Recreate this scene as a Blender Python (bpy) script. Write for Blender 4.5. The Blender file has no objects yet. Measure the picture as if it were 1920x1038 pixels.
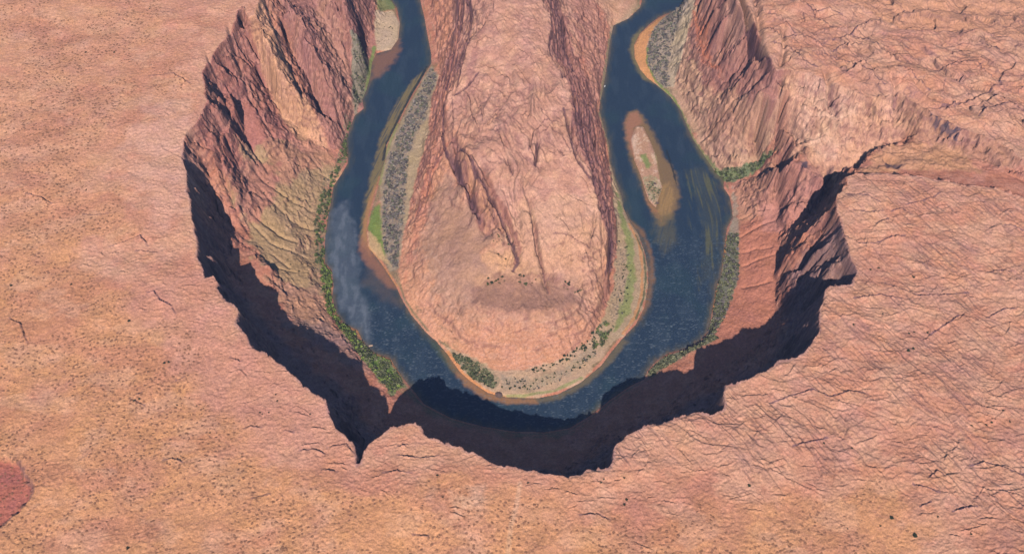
import bpy, math, random
import numpy as np
rng = np.random.RandomState(7); random.seed(7)
S = bpy.context.scene

# ------------------------------------------------------------------ camera, sky, sun, exposure
CAM_H, PITCH, HFOV = 1733.0, 52.0, 55.0
cd = bpy.data.cameras.new("camera"); cam = bpy.data.objects.new("camera", cd)
S.collection.objects.link(cam); S.camera = cam
cam.location = (0, 0, CAM_H); cam.rotation_euler = (math.radians(90 - PITCH), 0, 0)
cd.sensor_width = 36; cd.lens = 18 / math.tan(math.radians(HFOV / 2))
cd.clip_start = 1; cd.clip_end = 80000
SUN_EL, SUN_AZ = 45.2, 3.0          # azimuth: degrees the sun stands left (west) of straight behind the camera
sl = bpy.data.lights.new("sun", 'SUN'); sun = bpy.data.objects.new("sun", sl); S.collection.objects.link(sun)
sl.energy = 4.8; sl.angle = math.radians(0.5); sl.color = (1.0, 0.955, 0.89)
sun.rotation_euler = (math.radians(90 - SUN_EL), 0, math.radians(-SUN_AZ))
sun.location = (0, 0, 900)
W = bpy.data.worlds.new("World"); S.world = W; W.use_nodes = True
nt = W.node_tree; bg = nt.nodes['Background']; sky = nt.nodes.new('ShaderNodeTexSky')
sky.sky_type = 'NISHITA'; sky.sun_disc = False
sky.sun_elevation = math.radians(SUN_EL); sky.sun_rotation = math.radians(180 + SUN_AZ)
sky.altitude = 1300; sky.ozone_density = 4.0; sky.dust_density = .6
nt.links.new(sky.outputs[0], bg.inputs[0]); bg.inputs[1].default_value = 0.10
S.cycles.diffuse_bounces = 0
S.view_settings.view_transform = 'Standard'; S.view_settings.look = 'None'
S.view_settings.exposure = 0.13; S.view_settings.gamma = 1

# ------------------------------------------------------------------ photo point at a height -> place on the land
F = 960 / math.tan(math.radians(HFOV / 2)); cp, sp = math.cos(math.radians(PITCH)), math.sin(math.radians(PITCH))
def U(px, py, z):
    px = np.asarray(px, float); py = np.asarray(py, float); z = np.asarray(z, float)
    a = (px - 960) / F; b = -(py - 519) / F
    dx = a; dy = cp + b * sp; dz = -sp + b * cp
    t = (z - CAM_H) / dz
    return dx * t, dy * t
def UP(pts, z=0.0):
    P = np.array([p[:2] for p in pts], float)
    zz = np.array([p[2] if len(p) > 2 else z for p in pts], float)
    x, y = U(P[:, 0], P[:, 1], zz)
    return np.stack([x, y], 1), zz

# ------------------------------------------------------------------ grid
WATER = -300.0
DX = 1.9
xs = np.arange(-1760, 1760, DX)
ys = [560.0]
while ys[-1] < 3060:
    y = ys[-1]; ys.append(y + 1.55 + max(0, (y - 700)) / 2000 * 1.5)
ys = np.array(ys); NX, NY = len(xs), len(ys)
X, Y = np.meshgrid(xs.astype(np.float32), ys.astype(np.float32))
_tab = np.interp(np.arange(ys[0], ys[-1] + 2, .5), ys, np.arange(NY)).astype(np.float32)
print("grid", NX, NY)
def ix(x): return (np.asarray(x) - xs[0]) / DX
def iy(y): return np.interp(y, ys, np.arange(NY))

# ------------------------------------------------------------------ noise
_p = rng.permutation(512).astype(np.int32); _p = np.concatenate([_p, _p])
_g = rng.rand(512) * 2 * np.pi; _gx, _gy = np.cos(_g).astype(np.float32), np.sin(_g).astype(np.float32)
_r1, _r2, _r3, _r4 = [rng.rand(512).astype(np.float32) for _ in range(4)]
def noise(x, y, seed=0):
    x = np.asarray(x, np.float32) + np.float32(31.7 * seed + 500); y = np.asarray(y, np.float32) + np.float32(17.3 * seed + 500)
    xf = np.floor(x); yf = np.floor(y); xi = xf.astype(np.int32); yi = yf.astype(np.int32)
    fx = x - xf; fy = y - yf
    u = fx * fx * (3 - 2 * fx); v = fy * fy * (3 - 2 * fy)
    x0 = xi & 511; x1 = (xi + 1) & 511; y0 = yi & 511; y1 = (yi + 1) & 511
    def g(a, b, ddx, ddy):
        h = _p[(_p[a] + b)] ; return _gx[h] * ddx + _gy[h] * ddy
    n0 = g(x0, y0, fx, fy); n1 = g(x1, y0, fx - 1, fy)
    n2 = g(x0, y1, fx, fy - 1); n3 = g(x1, y1, fx - 1, fy - 1)
    a = n0 + u * (n1 - n0); b = n2 + u * (n3 - n2)
    return (a + v * (b - a)) * np.float32(1.5)
def fbm(x, y, o=4, seed=0, gain=0.5):
    r = 0; a = 1; f = 1
    for k in range(o):
        r = r + a * noise(x * f, y * f, seed + k * 3.7); a *= gain; f *= 2.03
    return r
def facets(x, y, seed, tilt=.3, jit=.9):
    """broken rock: every cell of a jittered mosaic is its own tilted plane (height in cell units, cell shade, edge distance)"""
    xi = np.floor(x).astype(np.int32); yi = np.floor(y).astype(np.int32)
    b1 = np.full(x.shape, 9e9, np.float32); b2 = b1.copy(); hh = np.zeros_like(b1); sh_ = np.zeros_like(b1)
    for dj in (-1, 0, 1):
        for di in (-1, 0, 1):
            ci, cj = xi + di, yi + dj; h = _p[(_p[(ci + seed * 7) & 511] + cj) & 511]
            px_ = ci + .5 + jit * (_r1[h] - .5); py_ = cj + .5 + jit * (_r2[h] - .5)
            ex = x - px_.astype(np.float32); ey = y - py_.astype(np.float32); d = ex * ex + ey * ey
            m = d < b1; b2 = np.where(m, b1, np.minimum(b2, d)); b1 = np.where(m, d, b1)
            hh = np.where(m, _r3[h] + tilt * (_gx[h] * ex + _gy[h] * ey), hh); sh_ = np.where(m, _r4[h], sh_)
    return hh, sh_, np.sqrt(b2) - np.sqrt(b1)
def ss(a, b, x):
    t = np.clip((x - a) / (b - a), 0, 1); return t * t * (3 - 2 * t)

# ------------------------------------------------------------------ polygon and line tools
def seg_field(P, reach, closed=False, attrs=None, grid=None):
    """distance to the nearest segment, side, nearest arclength and interpolated attributes"""
    gx, gy = (xs, ys) if grid is None else grid
    D = np.full((len(gy), len(gx)), 1e9, np.float32); Sg = np.zeros_like(D); A = np.zeros_like(D)
    AT = None if attrs is None else [np.zeros_like(D) for _ in attrs]
    n = len(P); acc = 0.0
    for i in range(n if closed else n - 1):
        a = P[i]; b = P[(i + 1) % n]; L = math.hypot(*(b - a))
        if L < 1e-6: continue
        i0 = np.searchsorted(gx, min(a[0], b[0]) - reach); i1 = np.searchsorted(gx, max(a[0], b[0]) + reach)
        j0 = np.searchsorted(gy, min(a[1], b[1]) - reach); j1 = np.searchsorted(gy, max(a[1], b[1]) + reach)
        if i1 > i0 and j1 > j0:
            xx = gx[None, i0:i1] - a[0]; yy = gy[j0:j1, None] - a[1]
            tx, ty = (b - a) / L
            t = np.clip((xx * tx + yy * ty) / L, 0, 1)
            ex = xx - t * tx * L; ey = yy - t * ty * L
            d = np.sqrt(ex * ex + ey * ey); sub = D[j0:j1, i0:i1]; m = d < sub
            sub[m] = d[m]
            Sg[j0:j1, i0:i1][m] = np.sign(tx * yy - ty * xx)[m]
            A[j0:j1, i0:i1][m] = (acc + t * L)[m]
            if AT is not None:
                for k, at in enumerate(attrs):
                    AT[k][j0:j1, i0:i1][m] = (at[i] + (at[(i + 1) % n] - at[i]) * t)[m]
        acc += L
    return (D, Sg, A) if AT is None else (D, Sg, A, AT)
def inside(P, grid=None):
    gx, gy = (xs, ys) if grid is None else grid
    M = np.zeros((len(gy), len(gx)), bool); n = len(P)
    for i in range(n):
        a = P[i]; b = P[(i + 1) % n]
        lo, hi = (a, b) if a[1] < b[1] else (b, a)
        j0 = np.searchsorted(gy, lo[1]); j1 = np.searchsorted(gy, hi[1])
        if j1 <= j0: continue
        xc = lo[0] + (gy[j0:j1] - lo[1]) / (hi[1] - lo[1]) * (hi[0] - lo[0])
        k = np.clip(np.ceil((xc - gx[0]) / DX).astype(int), 0, len(gx))
        cols = np.arange(len(gx))[None, :]
        M[j0:j1] ^= cols >= k[:, None]
    return M
def poly_sd(P, reach):
    """negative inside"""
    D, _, _ = seg_field(P, reach, closed=True); M = inside(P)
    D = np.minimum(D, reach)
    return np.where(M, -D, D)
def box(P, m):
    i0, i1 = np.searchsorted(xs, [P[:, 0].min() - m, P[:, 0].max() + m]); j0, j1 = np.searchsorted(ys, [P[:, 1].min() - m, P[:, 1].max() + m])
    return slice(j0, max(j1, j0 + 2)), slice(i0, max(i1, i0 + 2))
def boxed_mask(pts, z, feather, rough, sc, seed):
    P, _ = UP(pts, z); reach = max(feather, rough) * 2 + 20; b = box(P, reach); g = (xs[b[1]], ys[b[0]])
    if len(g[0]) < 2 or len(g[1]) < 2: return b, 0
    D_, _, _ = seg_field(P, reach, closed=True, grid=g); D_ = np.minimum(D_, reach); s_ = np.where(inside(P, g), -D_, D_)
    if rough: s_ = s_ + rough * fbm(X[b] / sc, Y[b] / sc, 4, seed + 77)
    return b, ss(feather, -feather, s_)
def densify(P, step=6.0):
    out = [P[0]]
    for a, b in zip(P[:-1], P[1:]):
        n = max(1, int(math.hypot(*(b[:2] - a[:2])) / step))
        for k in range(1, n + 1): out.append(a + (b - a) * k / n)
    return np.array(out)

# ------------------------------------------------------------------ traced outlines (photo coordinates on the plateau or at river level)
RIM = [  # x, y, cliff width (m), height of the cliff foot
(600,-260,60,-170),(560,-160,60,-170),(505,-60,60,-120),(487,0,40,-70),(478,28,30,-50),(466,34,30,-60),(455,12,50,-120),(448,22,50,-120),(437,49,55,-120),(428,66,50,-110),(416,81,45,-100),
(404,98,45,-90),(393,114,45,-90),(381,135,50,-90),(384,160,50,-90),(388,190,45,-80),(381,214,40,-80),(362,238,35,-60),(347,257,30,-50),(342,287,38,-120),
(346,315,42,-150),(351,349,45,-165),(357,385,45,-170),(364,422,45,-175),(370,455,45,-175),(373,482,45,-175),(379,504,45,-180),(385,520,45,-180),(403,517,30,-180),
(409,530,36,-180),(405,541,40,-180),(422,565,45,-180),(441,570,45,-180),(449,584,45,-180),(442,608,50,-180),(462,625,50,-185),(476,652,50,-185),(495,662,50,-190),
(508,668,50,-190),(522,679,50,-190),(544,695,50,-190),(558,712,50,-190),(571,725,50,-190),(598,741,50,-190),(612,752,50,-190),(618,770,48,-190),(621,790,40,-190),(632,808,30,-180),(647,811,24,-170),
(660,828,14,-120),(664,848,8,-80),(667,866,5,-50),(671,874,4,-30),(676,866,5,-50),(680,845,8,-80),(688,832,14,-120),(702,822,24,-170),(718,813,34,-180),(732,802,45,-190),(752,799,50,-190),
(773,791,50,-190),(789,799,50,-190),(795,809,50,-190),(808,819,50,-190),(821,826,50,-190),(845,833,50,-190),(862,838,50,-190),(877,845,50,-190),(890,847,50,-190),(911,859,50,-190),
(925,870,50,-190),(942,873,50,-190),(966,875,45,-190),(987,878,45,-190),(1008,880,45,-190),(1028,887,45,-190),(1045,886,45,-190),(1063,891,45,-190),(1090,890,45,-190),
(1097,879,45,-190),(1118,879,45,-190),(1142,875,45,-190),(1149,859,45,-190),(1151,842,45,-190),(1163,821,48,-190),(1178,811,48,-190),(1200,802,48,-190),(1222,794,48,-190),
(1250,790,48,-190),(1280,780,48,-190),(1303,774,45,-190),(1336,776,42,-190),(1355,768,40,-190),(1359,756,40,-190),(1356,738,42,-190),(1363,722,45,-190),(1393,711,45,-190),
(1420,700,45,-190),(1441,695,45,-190),(1460,680,45,-190),(1485,672,45,-190),(1509,660,45,-190),(1523,646,45,-190),(1524,633,45,-190),(1536,620,45,-185),(1536,603,45,-185),
(1535,581,45,-185),(1540,562,45,-185),(1547,546,45,-180),(1560,534,45,-170),(1585,532,40,-160),(1598,534,36,-150),(1602,518,40,-160),(1604,510,45,-170),(1598,490,60,-180),
(1590,466,75,-190),(1581,447,80,-190),(1577,433,80,-190),(1578,417,80,-190),(1570,395,75,-185),(1567,376,60,-170),(1571,363,45,-150),(1588,344,20,-110),(1585,327,15,-70),
(1604,325,20,-60),(1622,326,28,-50),(1638,322,28,-46),(1660,326,30,-46),(1698,327,30,-46),(1725,329,26,-40),(1749,334,20,-30),(1787,342,16,-22),(1822,347,12,-16),(1870,352,10,-14),(1925,372,10,-14),(2010,400,10,-14),
(2040,360,10,-10),(1990,318,20,-16),(1920,300,30,-22),(1860,262,40,-30),(1806,244,40,-36),(1779,230,40,-42),(1739,211,40,-48),(1706,190,45,-54),(1687,175,50,-50),
(1665,184,50,-52),(1630,182,45,-50),(1611,176,45,-50),(1576,162,50,-50),(1545,150,50,-50),(1525,141,50,-48),(1492,135,45,-46),(1468,130,40,-50),(1454,133,35,-60),(1446,118,50,-130),(1438,100,60,-150),(1429,75,60,-170),(1419,49,60,-180),
(1402,32,60,-180),(1390,15,60,-190),(1380,0,60,-190),(1368,-40,60,-190),(1350,-120,60,-190),(1340,-260,60,-190)]
BANK_OUT = [(690,-260),(715,-120),(728,-40),(733,0),(744,16),(750,46),(747,73),(733,93),(706,100),(698,116),(695,141),(687,168),(679,187),(682,203),(665,217),(657,238),(648,265),(652,290),(652,306),
(641,325),(625,349),(622,368),(614,412),(609,450),(609,493),(622,506),(625,539),(622,554),(630,584),(644,606),(671,619),(679,638),(698,660),(731,671),(744,692),(760,714),(771,727),
(795,757),(845,783),(905,799),(960,808),(1020,810),(1068,802),(1108,778),(1140,752),(1180,724),(1208,711),(1214,695),(1230,676),(1252,662),(1284,654),(1314,638),(1330,616),(1333,595),(1338,568),
(1344,535),(1352,516),(1357,477),(1360,450),(1363,428),(1374,406),(1372,387),(1368,368),(1357,352),(1357,338),(1341,322),(1327,301),(1314,282),(1300,262),(1287,233),(1276,206),(1257,181),
(1235,162),(1214,146),(1200,130),(1190,108),(1189,85),(1200,63),(1218,46),(1235,33),(1250,26),(1270,22),(1295,22),(1303,10),(1311,0),(1320,-20),(1318,-70),(1310,-140),(1320,-260)]
BANK_IN = [(1190,-260),(1190,-140),(1198,-60),(1204,0),(1200,14),(1178,35),(1150,48),(1143,81),(1136,135),(1130,168),(1123,206),(1132,238),(1141,271),(1143,301),(1154,338),(1165,368),(1168,387),(1178,412),
(1197,439),(1208,471),(1215,504),(1215,535),(1208,576),(1192,608),(1166,635),(1144,662),(1128,684),(1088,717),(1047,738),(1006,746),(950,744),(915,736),(882,714),(861,695),(839,663),(820,641),(799,622),(771,589),(755,562),
(742,535),(722,504),(706,482),(690,463),(687,428),(693,395),(706,349),(722,301),(725,271),(750,222),(774,176),(796,140),(809,119),(809,103),(801,62),(797,38),(788,0),(780,-40),(772,-120),(760,-260)]
ISLAND = [(1192,236),(1182,262),(1190,301),(1201,328),(1209,355),(1217,376),(1230,390),(1236,368),(1242,352),(1235,320),(1232,295),(1224,276),(1216,258),(1206,238)]

rimP, _ = UP([(p[0], p[1]) for p in RIM], 0.0)
bo, _ = UP(BANK_OUT, WATER); bi, _ = UP(BANK_IN, WATER); isl, _ = UP(ISLAND, WATER)
waterP = np.concatenate([bo, bi])
rimD = densify(np.concatenate([rimP, np.array([[p[2], p[3]] for p in RIM], float)], 1), 14)
rimP2 = rimD[:, :2].copy()
# small irregularities of the edge
aa = np.arange(len(rimP2))
rimP2[1:-1, 0] += (4.5 * noise(aa * 0.45, aa * 0, 3) + 2.5 * rng.randn(len(aa)) * .5)[1:-1]
rimP2[1:-1, 1] += (4.5 * noise(aa * 0.45, aa * 0, 9) + 2.5 * rng.randn(len(aa)) * .5)[1:-1]

REACH = 260
D, Sg, Arc, (Wf, Zf) = seg_field(rimP2, REACH, attrs=[rimD[:, 2], rimD[:, 3]])
canyon = inside(np.concatenate([rimP2, [[1500, 6000], [-1500, 6000]]]))
sd = np.where(canyon, np.minimum(D, REACH), -np.minimum(D, REACH))
water_sd = poly_sd(waterP, 60); isl_sd = poly_sd(isl, 60)
wsd = np.maximum(water_sd, -isl_sd)          # <0 = water
# outside the polygon of water: which side is the butte
butte_region = inside(np.concatenate([bi, [[bi[-1][0], 5000], [bi[0][0], 5000]]]))

# ------------------------------------------------------------------ height constraints
CS = np.zeros((NY, NX)); CC = np.zeros((NY, NX))
def hold(pts, warp=True):
    P = np.array(pts, float)
    Q = []
    for a, b in zip(P[:-1], P[1:]):
        n = max(2, int(np.hypot(*(b[:2] - a[:2])) / 0.7))
        Q.append(a + (b - a) * np.linspace(0, 1, n)[:, None])
    Q = np.concatenate(Q); x, y = U(Q[:, 0], Q[:, 1], Q[:, 2])
    i = np.round(ix(x)).astype(int); j = np.round(iy(y)).astype(int)
    m = (i > 0) & (i < NX - 1) & (j > 0) & (j < NY - 1)
    for di, dj in ((0, 0), (1, 0), (0, 1), (1, 1)):
        np.add.at(CS, (j[m] + dj, i[m] + di), Q[m, 2]); np.add.at(CC, (j[m] + dj, i[m] + di), 1)
LINES = [
# upper left wall: pale ridge, gullies, second and third ridge
[(478,28,-4),(492,60,-30),(505,100,-60),(530,140,-100),(560,175,-150),(600,220,-215),(636,262,-285)],
[(460,45,-105),(470,100,-150),(490,160,-185),(530,220,-215),(580,262,-250),(615,280,-280)],
[(500,0,-80),(522,50,-130),(548,100,-165),(575,150,-205),(598,195,-245),(615,232,-280)],
[(520,-60,-20),(535,0,-45),(565,50,-80),(595,110,-130),(625,170,-195),(648,215,-275)],
[(560,-60,-110),(585,0,-140),(612,50,-170),(635,110,-215),(655,170,-270)],
[(600,-120,-30),(625,-40,-60),(650,20,-110),(672,80,-190),(684,120,-260)],
[(700,-60,-240),(700,0,-260),(692,60,-280),(686,110,-288)],
[(445,80,-60),(452,130,-90),(470,200,-135),(500,265,-170),(545,300,-220)],
[(420,100,-70),(432,170,-120),(450,240,-150),(480,300,-190)],
[(347,257,-6),(372,268,-30),(400,290,-70),(420,320,-110),(440,365,-150),(458,400,-178)],
[(385,180,-50),(405,230,-80),(430,280,-125),(450,330,-165)],
[(360,300,-110),(385,345,-165),(410,400,-190),(432,440,-205)],
[(458,400,-178),(470,330,-190),(500,300,-200),(560,290,-235),(610,270,-272)],
[(458,400,-200),(470,430,-215),(500,475,-225),(520,520,-232),(545,548,-240),(560,590,-245),(600,630,-252),(660,680,-262),(700,720,-270)],
[(560,330,-245),(545,400,-248),(545,450,-250),(555,500,-255),(590,540,-268)],
[(605,330,-280),(590,400,-282),(585,450,-284),(590,500,-286),(605,540,-288)],
[(440,475,-190),(470,480,-192),(500,500,-200),(505,530,-205),(480,545,-200),(450,520,-195)],
[(735,755,-275),(700,745,-268),(672,790,-240),(670,830,-200),(671,860,-120)],
[(700,100,-293),(715,60,-292),(722,20,-292),(715,-40,-292)],
# near floor in the shade
[(700,720,-270),(740,790,-268),(800,830,-262),(900,870,-258),(1000,885,-258),(1060,875,-258),(1120,830,-262),(1200,760,-270),(1290,715,-272),(1400,665,-262),(1470,590,-248),(1490,520,-240)],
[(1290,660,-282),(1330,640,-280),(1385,580,-282),(1400,500,-282),(1400,430,-282),(1390,370,-286)],
[(1440,640,-262),(1455,560,-258),(1460,480,-252),(1462,420,-246),(1450,360,-240)],
# right side: red bench, gorge, bowl
[(1440,312,-215),(1462,308,-130),(1480,303,-120),(1510,318,-110),(1545,335,-100)],
[(1490,345,-170),(1480,380,-195),(1478,430,-215)],
[(1562,345,-150),(1535,380,-185),(1512,420,-210),(1500,470,-222),(1492,520,-232)],
[(1440,330,-245),(1400,335,-272),(1370,335,-290)],
[(1452,322,-240),(1450,350,-238)],
[(1405,110,-235),(1400,160,-235),(1420,215,-225),(1450,250,-200),(1460,290,-185),(1442,318,-215)],
[(1300,45,-280),(1318,110,-275),(1345,160,-268),(1380,200,-262),(1400,260,-255),(1420,310,-250)],
[(1255,100,-290),(1265,160,-289),(1300,220,-288),(1320,270,-288),(1345,310,-290)],
[(1296,30,-285),(1305,60,-230),(1322,105,-220),(1345,140,-230),(1372,160,-250)],
[(1455,180,-110),(1470,225,-105),(1500,262,-98),(1512,275,-100),(1530,300,-112),(1558,328,-125)],
[(1446,200,-150),(1462,245,-150),(1490,285,-150)],
[(1472,170,-78),(1520,200,-72),(1560,225,-72),(1610,235,-70),(1650,240,-70)],
[(1500,262,-98),(1540,290,-104),(1565,305,-110),(1600,290,-100),(1640,262,-84)],
[(1562,335,-138),(1572,325,-125),(1600,308,-112),(1630,286,-98),(1655,270,-86),(1690,262,-74),(1740,264,-60),(1800,284,-46),(1860,310,-36),(1925,345,-30)],
[(1612,322,-70),(1640,290,-66),(1665,272,-62),(1700,272,-56),(1740,280,-48),(1790,310,-34),(1830,330,-24)],
[(1700,240,-62),(1750,240,-56),(1800,262,-46),(1870,296,-36)],
# butte: crest and shoulders
[(900,-200,-30),(910,-60,-30),(930,0,-34),(960,40,-38),(990,90,-42),(1000,150,-48),(1000,210,-60),(985,270,-78),(990,330,-100),(985,375,-115)],
[(1015,-200,-40),(1010,-60,-40),(1015,5,-42),(1032,32,-46),(1034,54,-50),(1024,81,-52),(1031,108,-52),(1050,141,-54),(1066,168,-58),(1074,200,-64),(1068,235,-68),(1066,262,-74),(1080,290,-84),(1100,314,-94),(1113,338,-104),(1121,374,-120),(1127,395,-128),(1140,436,-148),(1136,504,-196)],
[(1050,-200,-160),(1052,-60,-170),(1050,0,-165),(1060,40,-160),(1060,100,-175),(1085,140,-180),(1102,180,-190),(1112,220,-190),(1108,250,-170),(1114,285,-175),(1130,320,-190),(1138,350,-200),(1146,390,-215),(1151,430,-225)],
[(1100,-60,-230),(1110,0,-235),(1108,60,-240),(1112,120,-250),(1118,160,-262),(1124,195,-285)],
[(1130,30,-265),(1128,90,-280),(1128,130,-288)],
[(1124,300,-225),(1138,330,-260),(1146,360,-275),(1152,400,-283),(1152,450,-288),(1146,504,-290),(1139,554,-291),(1128,589,-291),(1112,619,-291),(1100,641,-291),(1073,662,-291),(1046,676,-291),(1013,690,-291),(977,694,-291),(931,695,-291),(915,690,-291),(893,673,-292),(861,662,-293),(836,649,-295),(822,641,-296)],
[(856,-200,-60),(860,-60,-60),(926,19,-48),(910,41,-52),(893,65,-60),(872,92,-72),(860,130,-86),(855,162,-96),(845,175,-108),(837,192,-122),(836,244,-150),(840,287,-160)],
[(820,-200,-220),(826,-60,-220),(850,0,-200),(850,54,-210),(836,110,-225),(826,160,-240),(818,200,-262),(812,250,-270)],
[(870,0,-110),(872,40,-120),(862,80,-130)],
[(803,0,-288),(810,40,-288),(818,90,-289),(822,141,-289),(806,190,-290),(803,222,-290),(795,260,-291),(782,314,-291),(772,374,-291),(764,412,-291),(754,450,-291),(751,477,-292),(745,504,-294),(757,562,-296),(773,588,-296),(800,620,-296)],
[(788,50,-294),(800,110,-294),(790,180,-294)],
[(836,260,-152),(826,300,-170),(800,325,-212),(788,352,-238)],
[(850,276,-108),(872,339,-128),(888,368,-140),(899,401,-156),(920,420,-165)],
[(846,290,-150),(862,339,-176),(878,370,-184),(892,402,-190),(915,440,-188)],
[(870,290,-84),(904,328,-100),(926,374,-118),(953,412,-136),(974,450,-160)],
[(940,230,-62),(935,280,-78),(950,330,-96)],
[(800,400,-232),(830,380,-205),(860,400,-198),(880,440,-196),(860,490,-208),(900,500,-200),(940,470,-190),(965,474,-184)],
[(790,440,-255),(800,500,-246),(850,540,-228),(905,532,-212),(985,526,-208),(1030,530,-210),(1085,547,-214)],
[(985,516,-190),(1030,520,-192),(1080,530,-196),(1110,520,-198)],
[(1012,433,-134),(1050,436,-136),(1086,452,-142),(1107,456,-146)],
[(985,400,-126),(1000,460,-160),(980,490,-180)],
[(1050,470,-160),(1060,500,-180)],
[(890,560,-218),(920,580,-220),(985,585,-221),(1050,578,-221),(1085,570,-220)],
[(830,580,-258),(870,620,-262),(930,640,-262),(1000,642,-262),(1060,625,-260),(1100,590,-255),(1120,540,-245)],
[(775,530,-275),(800,580,-280),(840,625,-282),(900,660,-283),(960,678,-284),(1030,672,-284),(1080,645,-282)],
]
for L in LINES: hold(L)
fix = CC > 0; Z0 = np.where(fix, CS / np.maximum(CC, 1), 0)
# cliff foot, plateau, water
foot = canyon & (D > Wf) & (D < Wf + 5) & (wsd > 6)
m = foot & ~fix; Z0[m] = Zf[m]; fix |= m
pl = ~canyon; Z0[pl] = 0; fix |= pl
fix[D < 1.5] = True; Z0[D < 1.5] = 0
wm = wsd < 0; Z0[wm] = WATER; fix |= wm
hm = (wsd > 5) & (wsd < 8) & (sd > 40) ; Z0[hm & ~fix] = WATER + 4; fix |= hm
ic = (isl_sd < -7); Z0[ic] = WATER + 4.5; fix |= ic

def solve(Z, M, its=(400, 200, 120, 80, 60)):
    pyr = [(Z * M, M.astype(float))]
    for k in range(4):
        z, m = pyr[-1]; h, w = z.shape; h2, w2 = (h + 1) // 2, (w + 1) // 2
        zz = np.zeros((h2 * 2, w2 * 2)); mm = np.zeros_like(zz); zz[:h, :w] = z; mm[:h, :w] = m
        zs = zz.reshape(h2, 2, w2, 2).sum((1, 3)); ms = mm.reshape(h2, 2, w2, 2).sum((1, 3))
        on = ms > 0; zs[on] /= ms[on]; pyr.append((zs * on, on.astype(float)))
    u = None
    for lv, n in zip(range(4, -1, -1), its):
        z, m = pyr[lv]; mb = m > 0; z = z.astype(np.float32)
        if u is None: u = np.full(z.shape, -150, np.float32)
        else:
            u = np.repeat(np.repeat(u, 2, 0), 2, 1)[:z.shape[0], :z.shape[1]]
        u[mb] = z[mb]
        for _ in range(n):
            p = np.pad(u, 1, mode='edge')
            u = 0.25 * (p[:-2, 1:-1] + p[2:, 1:-1] + p[1:-1, :-2] + p[1:-1, 2:]); u[mb] = z[mb]
    return u
B = solve(Z0, fix)
def blur(a, n=1):
    for _ in range(n):
        p = np.pad(a, 1, mode='edge'); a = (p[:-2, 1:-1] + p[2:, 1:-1] + p[1:-1, :-2] + p[1:-1, 2:] + 4 * p[1:-1, 1:-1]) / 8
    return a
soft = blur(B, 14)
away = ss(Wf * 0.9, Wf * 0.9 + 20, np.where(canyon, D, 0)) * ss(6, 20, np.abs(wsd))
B = B + (soft - B) * away

# cliffs with buttresses: replace the linear ramp of the cliff by a ribbed steep profile
cl = canyon & (D < Wf * 1.0)
rib = fbm(Arc / 34, D / 90, 4, 21) + 0.6 * np.abs(noise(Arc / 16, D / 60, 5))
tt = np.clip((D - 1.5) / np.maximum(Wf, 1), 0, 1)
prof = np.where(tt < 0.10, tt * 2.2, 0.22 + (tt - 0.10) / 0.9 * 0.78)
tw = np.clip(prof + 0.30 * rib * np.sin(np.pi * np.clip(tt, 0, 1)) * 1.0, 0, 1.0)
B = np.where(cl, Zf * tw + 0, B).astype(np.float32)

# domain warp for ragged outlines
def gather(a, xx, yy):
    fi = np.clip((xx - np.float32(xs[0])) * np.float32(1 / DX), 0, NX - 1.01); q = np.clip((yy - np.float32(ys[0])) * np.float32(2), 0, len(_tab) - 2.01); qi = q.astype(np.int32)
    fj = np.clip(_tab[qi] + (q - qi) * (_tab[qi + 1] - _tab[qi]), 0, NY - 1.01)
    i = fi.astype(np.int32); j = fj.astype(np.int32); u = fi - i; v = fj - j
    return (a[j, i] * (1 - u) + a[j, i + 1] * u) * (1 - v) + (a[j + 1, i] * (1 - u) + a[j + 1, i + 1] * u) * v
wx = 9 * fbm(X / 60, Y / 60, 4, 40, .6); wy = 9 * fbm(X / 60, Y / 60, 4, 60, .6)
wk = (0.15 + 0.85 * ss(4, 40, wsd)) * (0.25 + 0.75 * ss(10, 60, np.abs(sd)))
H = gather(B, X + wx * wk, Y + wy * wk)
H = blur(H, 1)

# ------------------------------------------------------------------ rock and sand relief
gy_, gx_ = np.gradient(H, ys, xs); slope = np.hypot(gx_, gy_)
flat_in = ss(.35, .15, blur(slope, 3))
plateau = ss(2, -6, sd)                                           # 1 on the tableland
def poly_mask(pts, z, feather, rough=0.0, sc=40., seed=0):
    P, _ = UP(pts, z); m = max(feather, rough) * 2 + 4
    s = poly_sd(P, m + 60)
    if rough: s = s + rough * fbm(X / sc, Y / sc, 4, seed + 77)
    return ss(feather, -feather, s)
right_rock = poly_mask([(2200,-300),(2200,1100),(1890,1090),(1800,930),(1600,880),(1400,900),(1250,850),(1120,905),(1060,895),(1150,800),(1300,690),(1500,500),(1560,300),(1350,60),(1340,-300)], 0, 30, 45, 90, 1)
butte_top = butte_region & (H > -292)
butf = blur(butte_top.astype(np.float32), 2)
sandy_poly = poly_mask([(-300,-300),(380,-300),(300,60),(330,150),(250,230),(200,330),(230,420),(160,480),(210,560),(320,600),(380,700),(440,800),(560,900),(700,930),(960,930),(1150,1000),(1400,950),(1650,900),(1760,990),(1600,1200),(-300,1200)], 0, 25, 60, 110, 5)
sandy = sandy_poly * plateau * ss(-.9, .1, fbm(X / 160, Y / 160, 3, 90) + .25)
rocky = np.clip(plateau * (1 - 0.85 * sandy), 0, 1)

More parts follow.
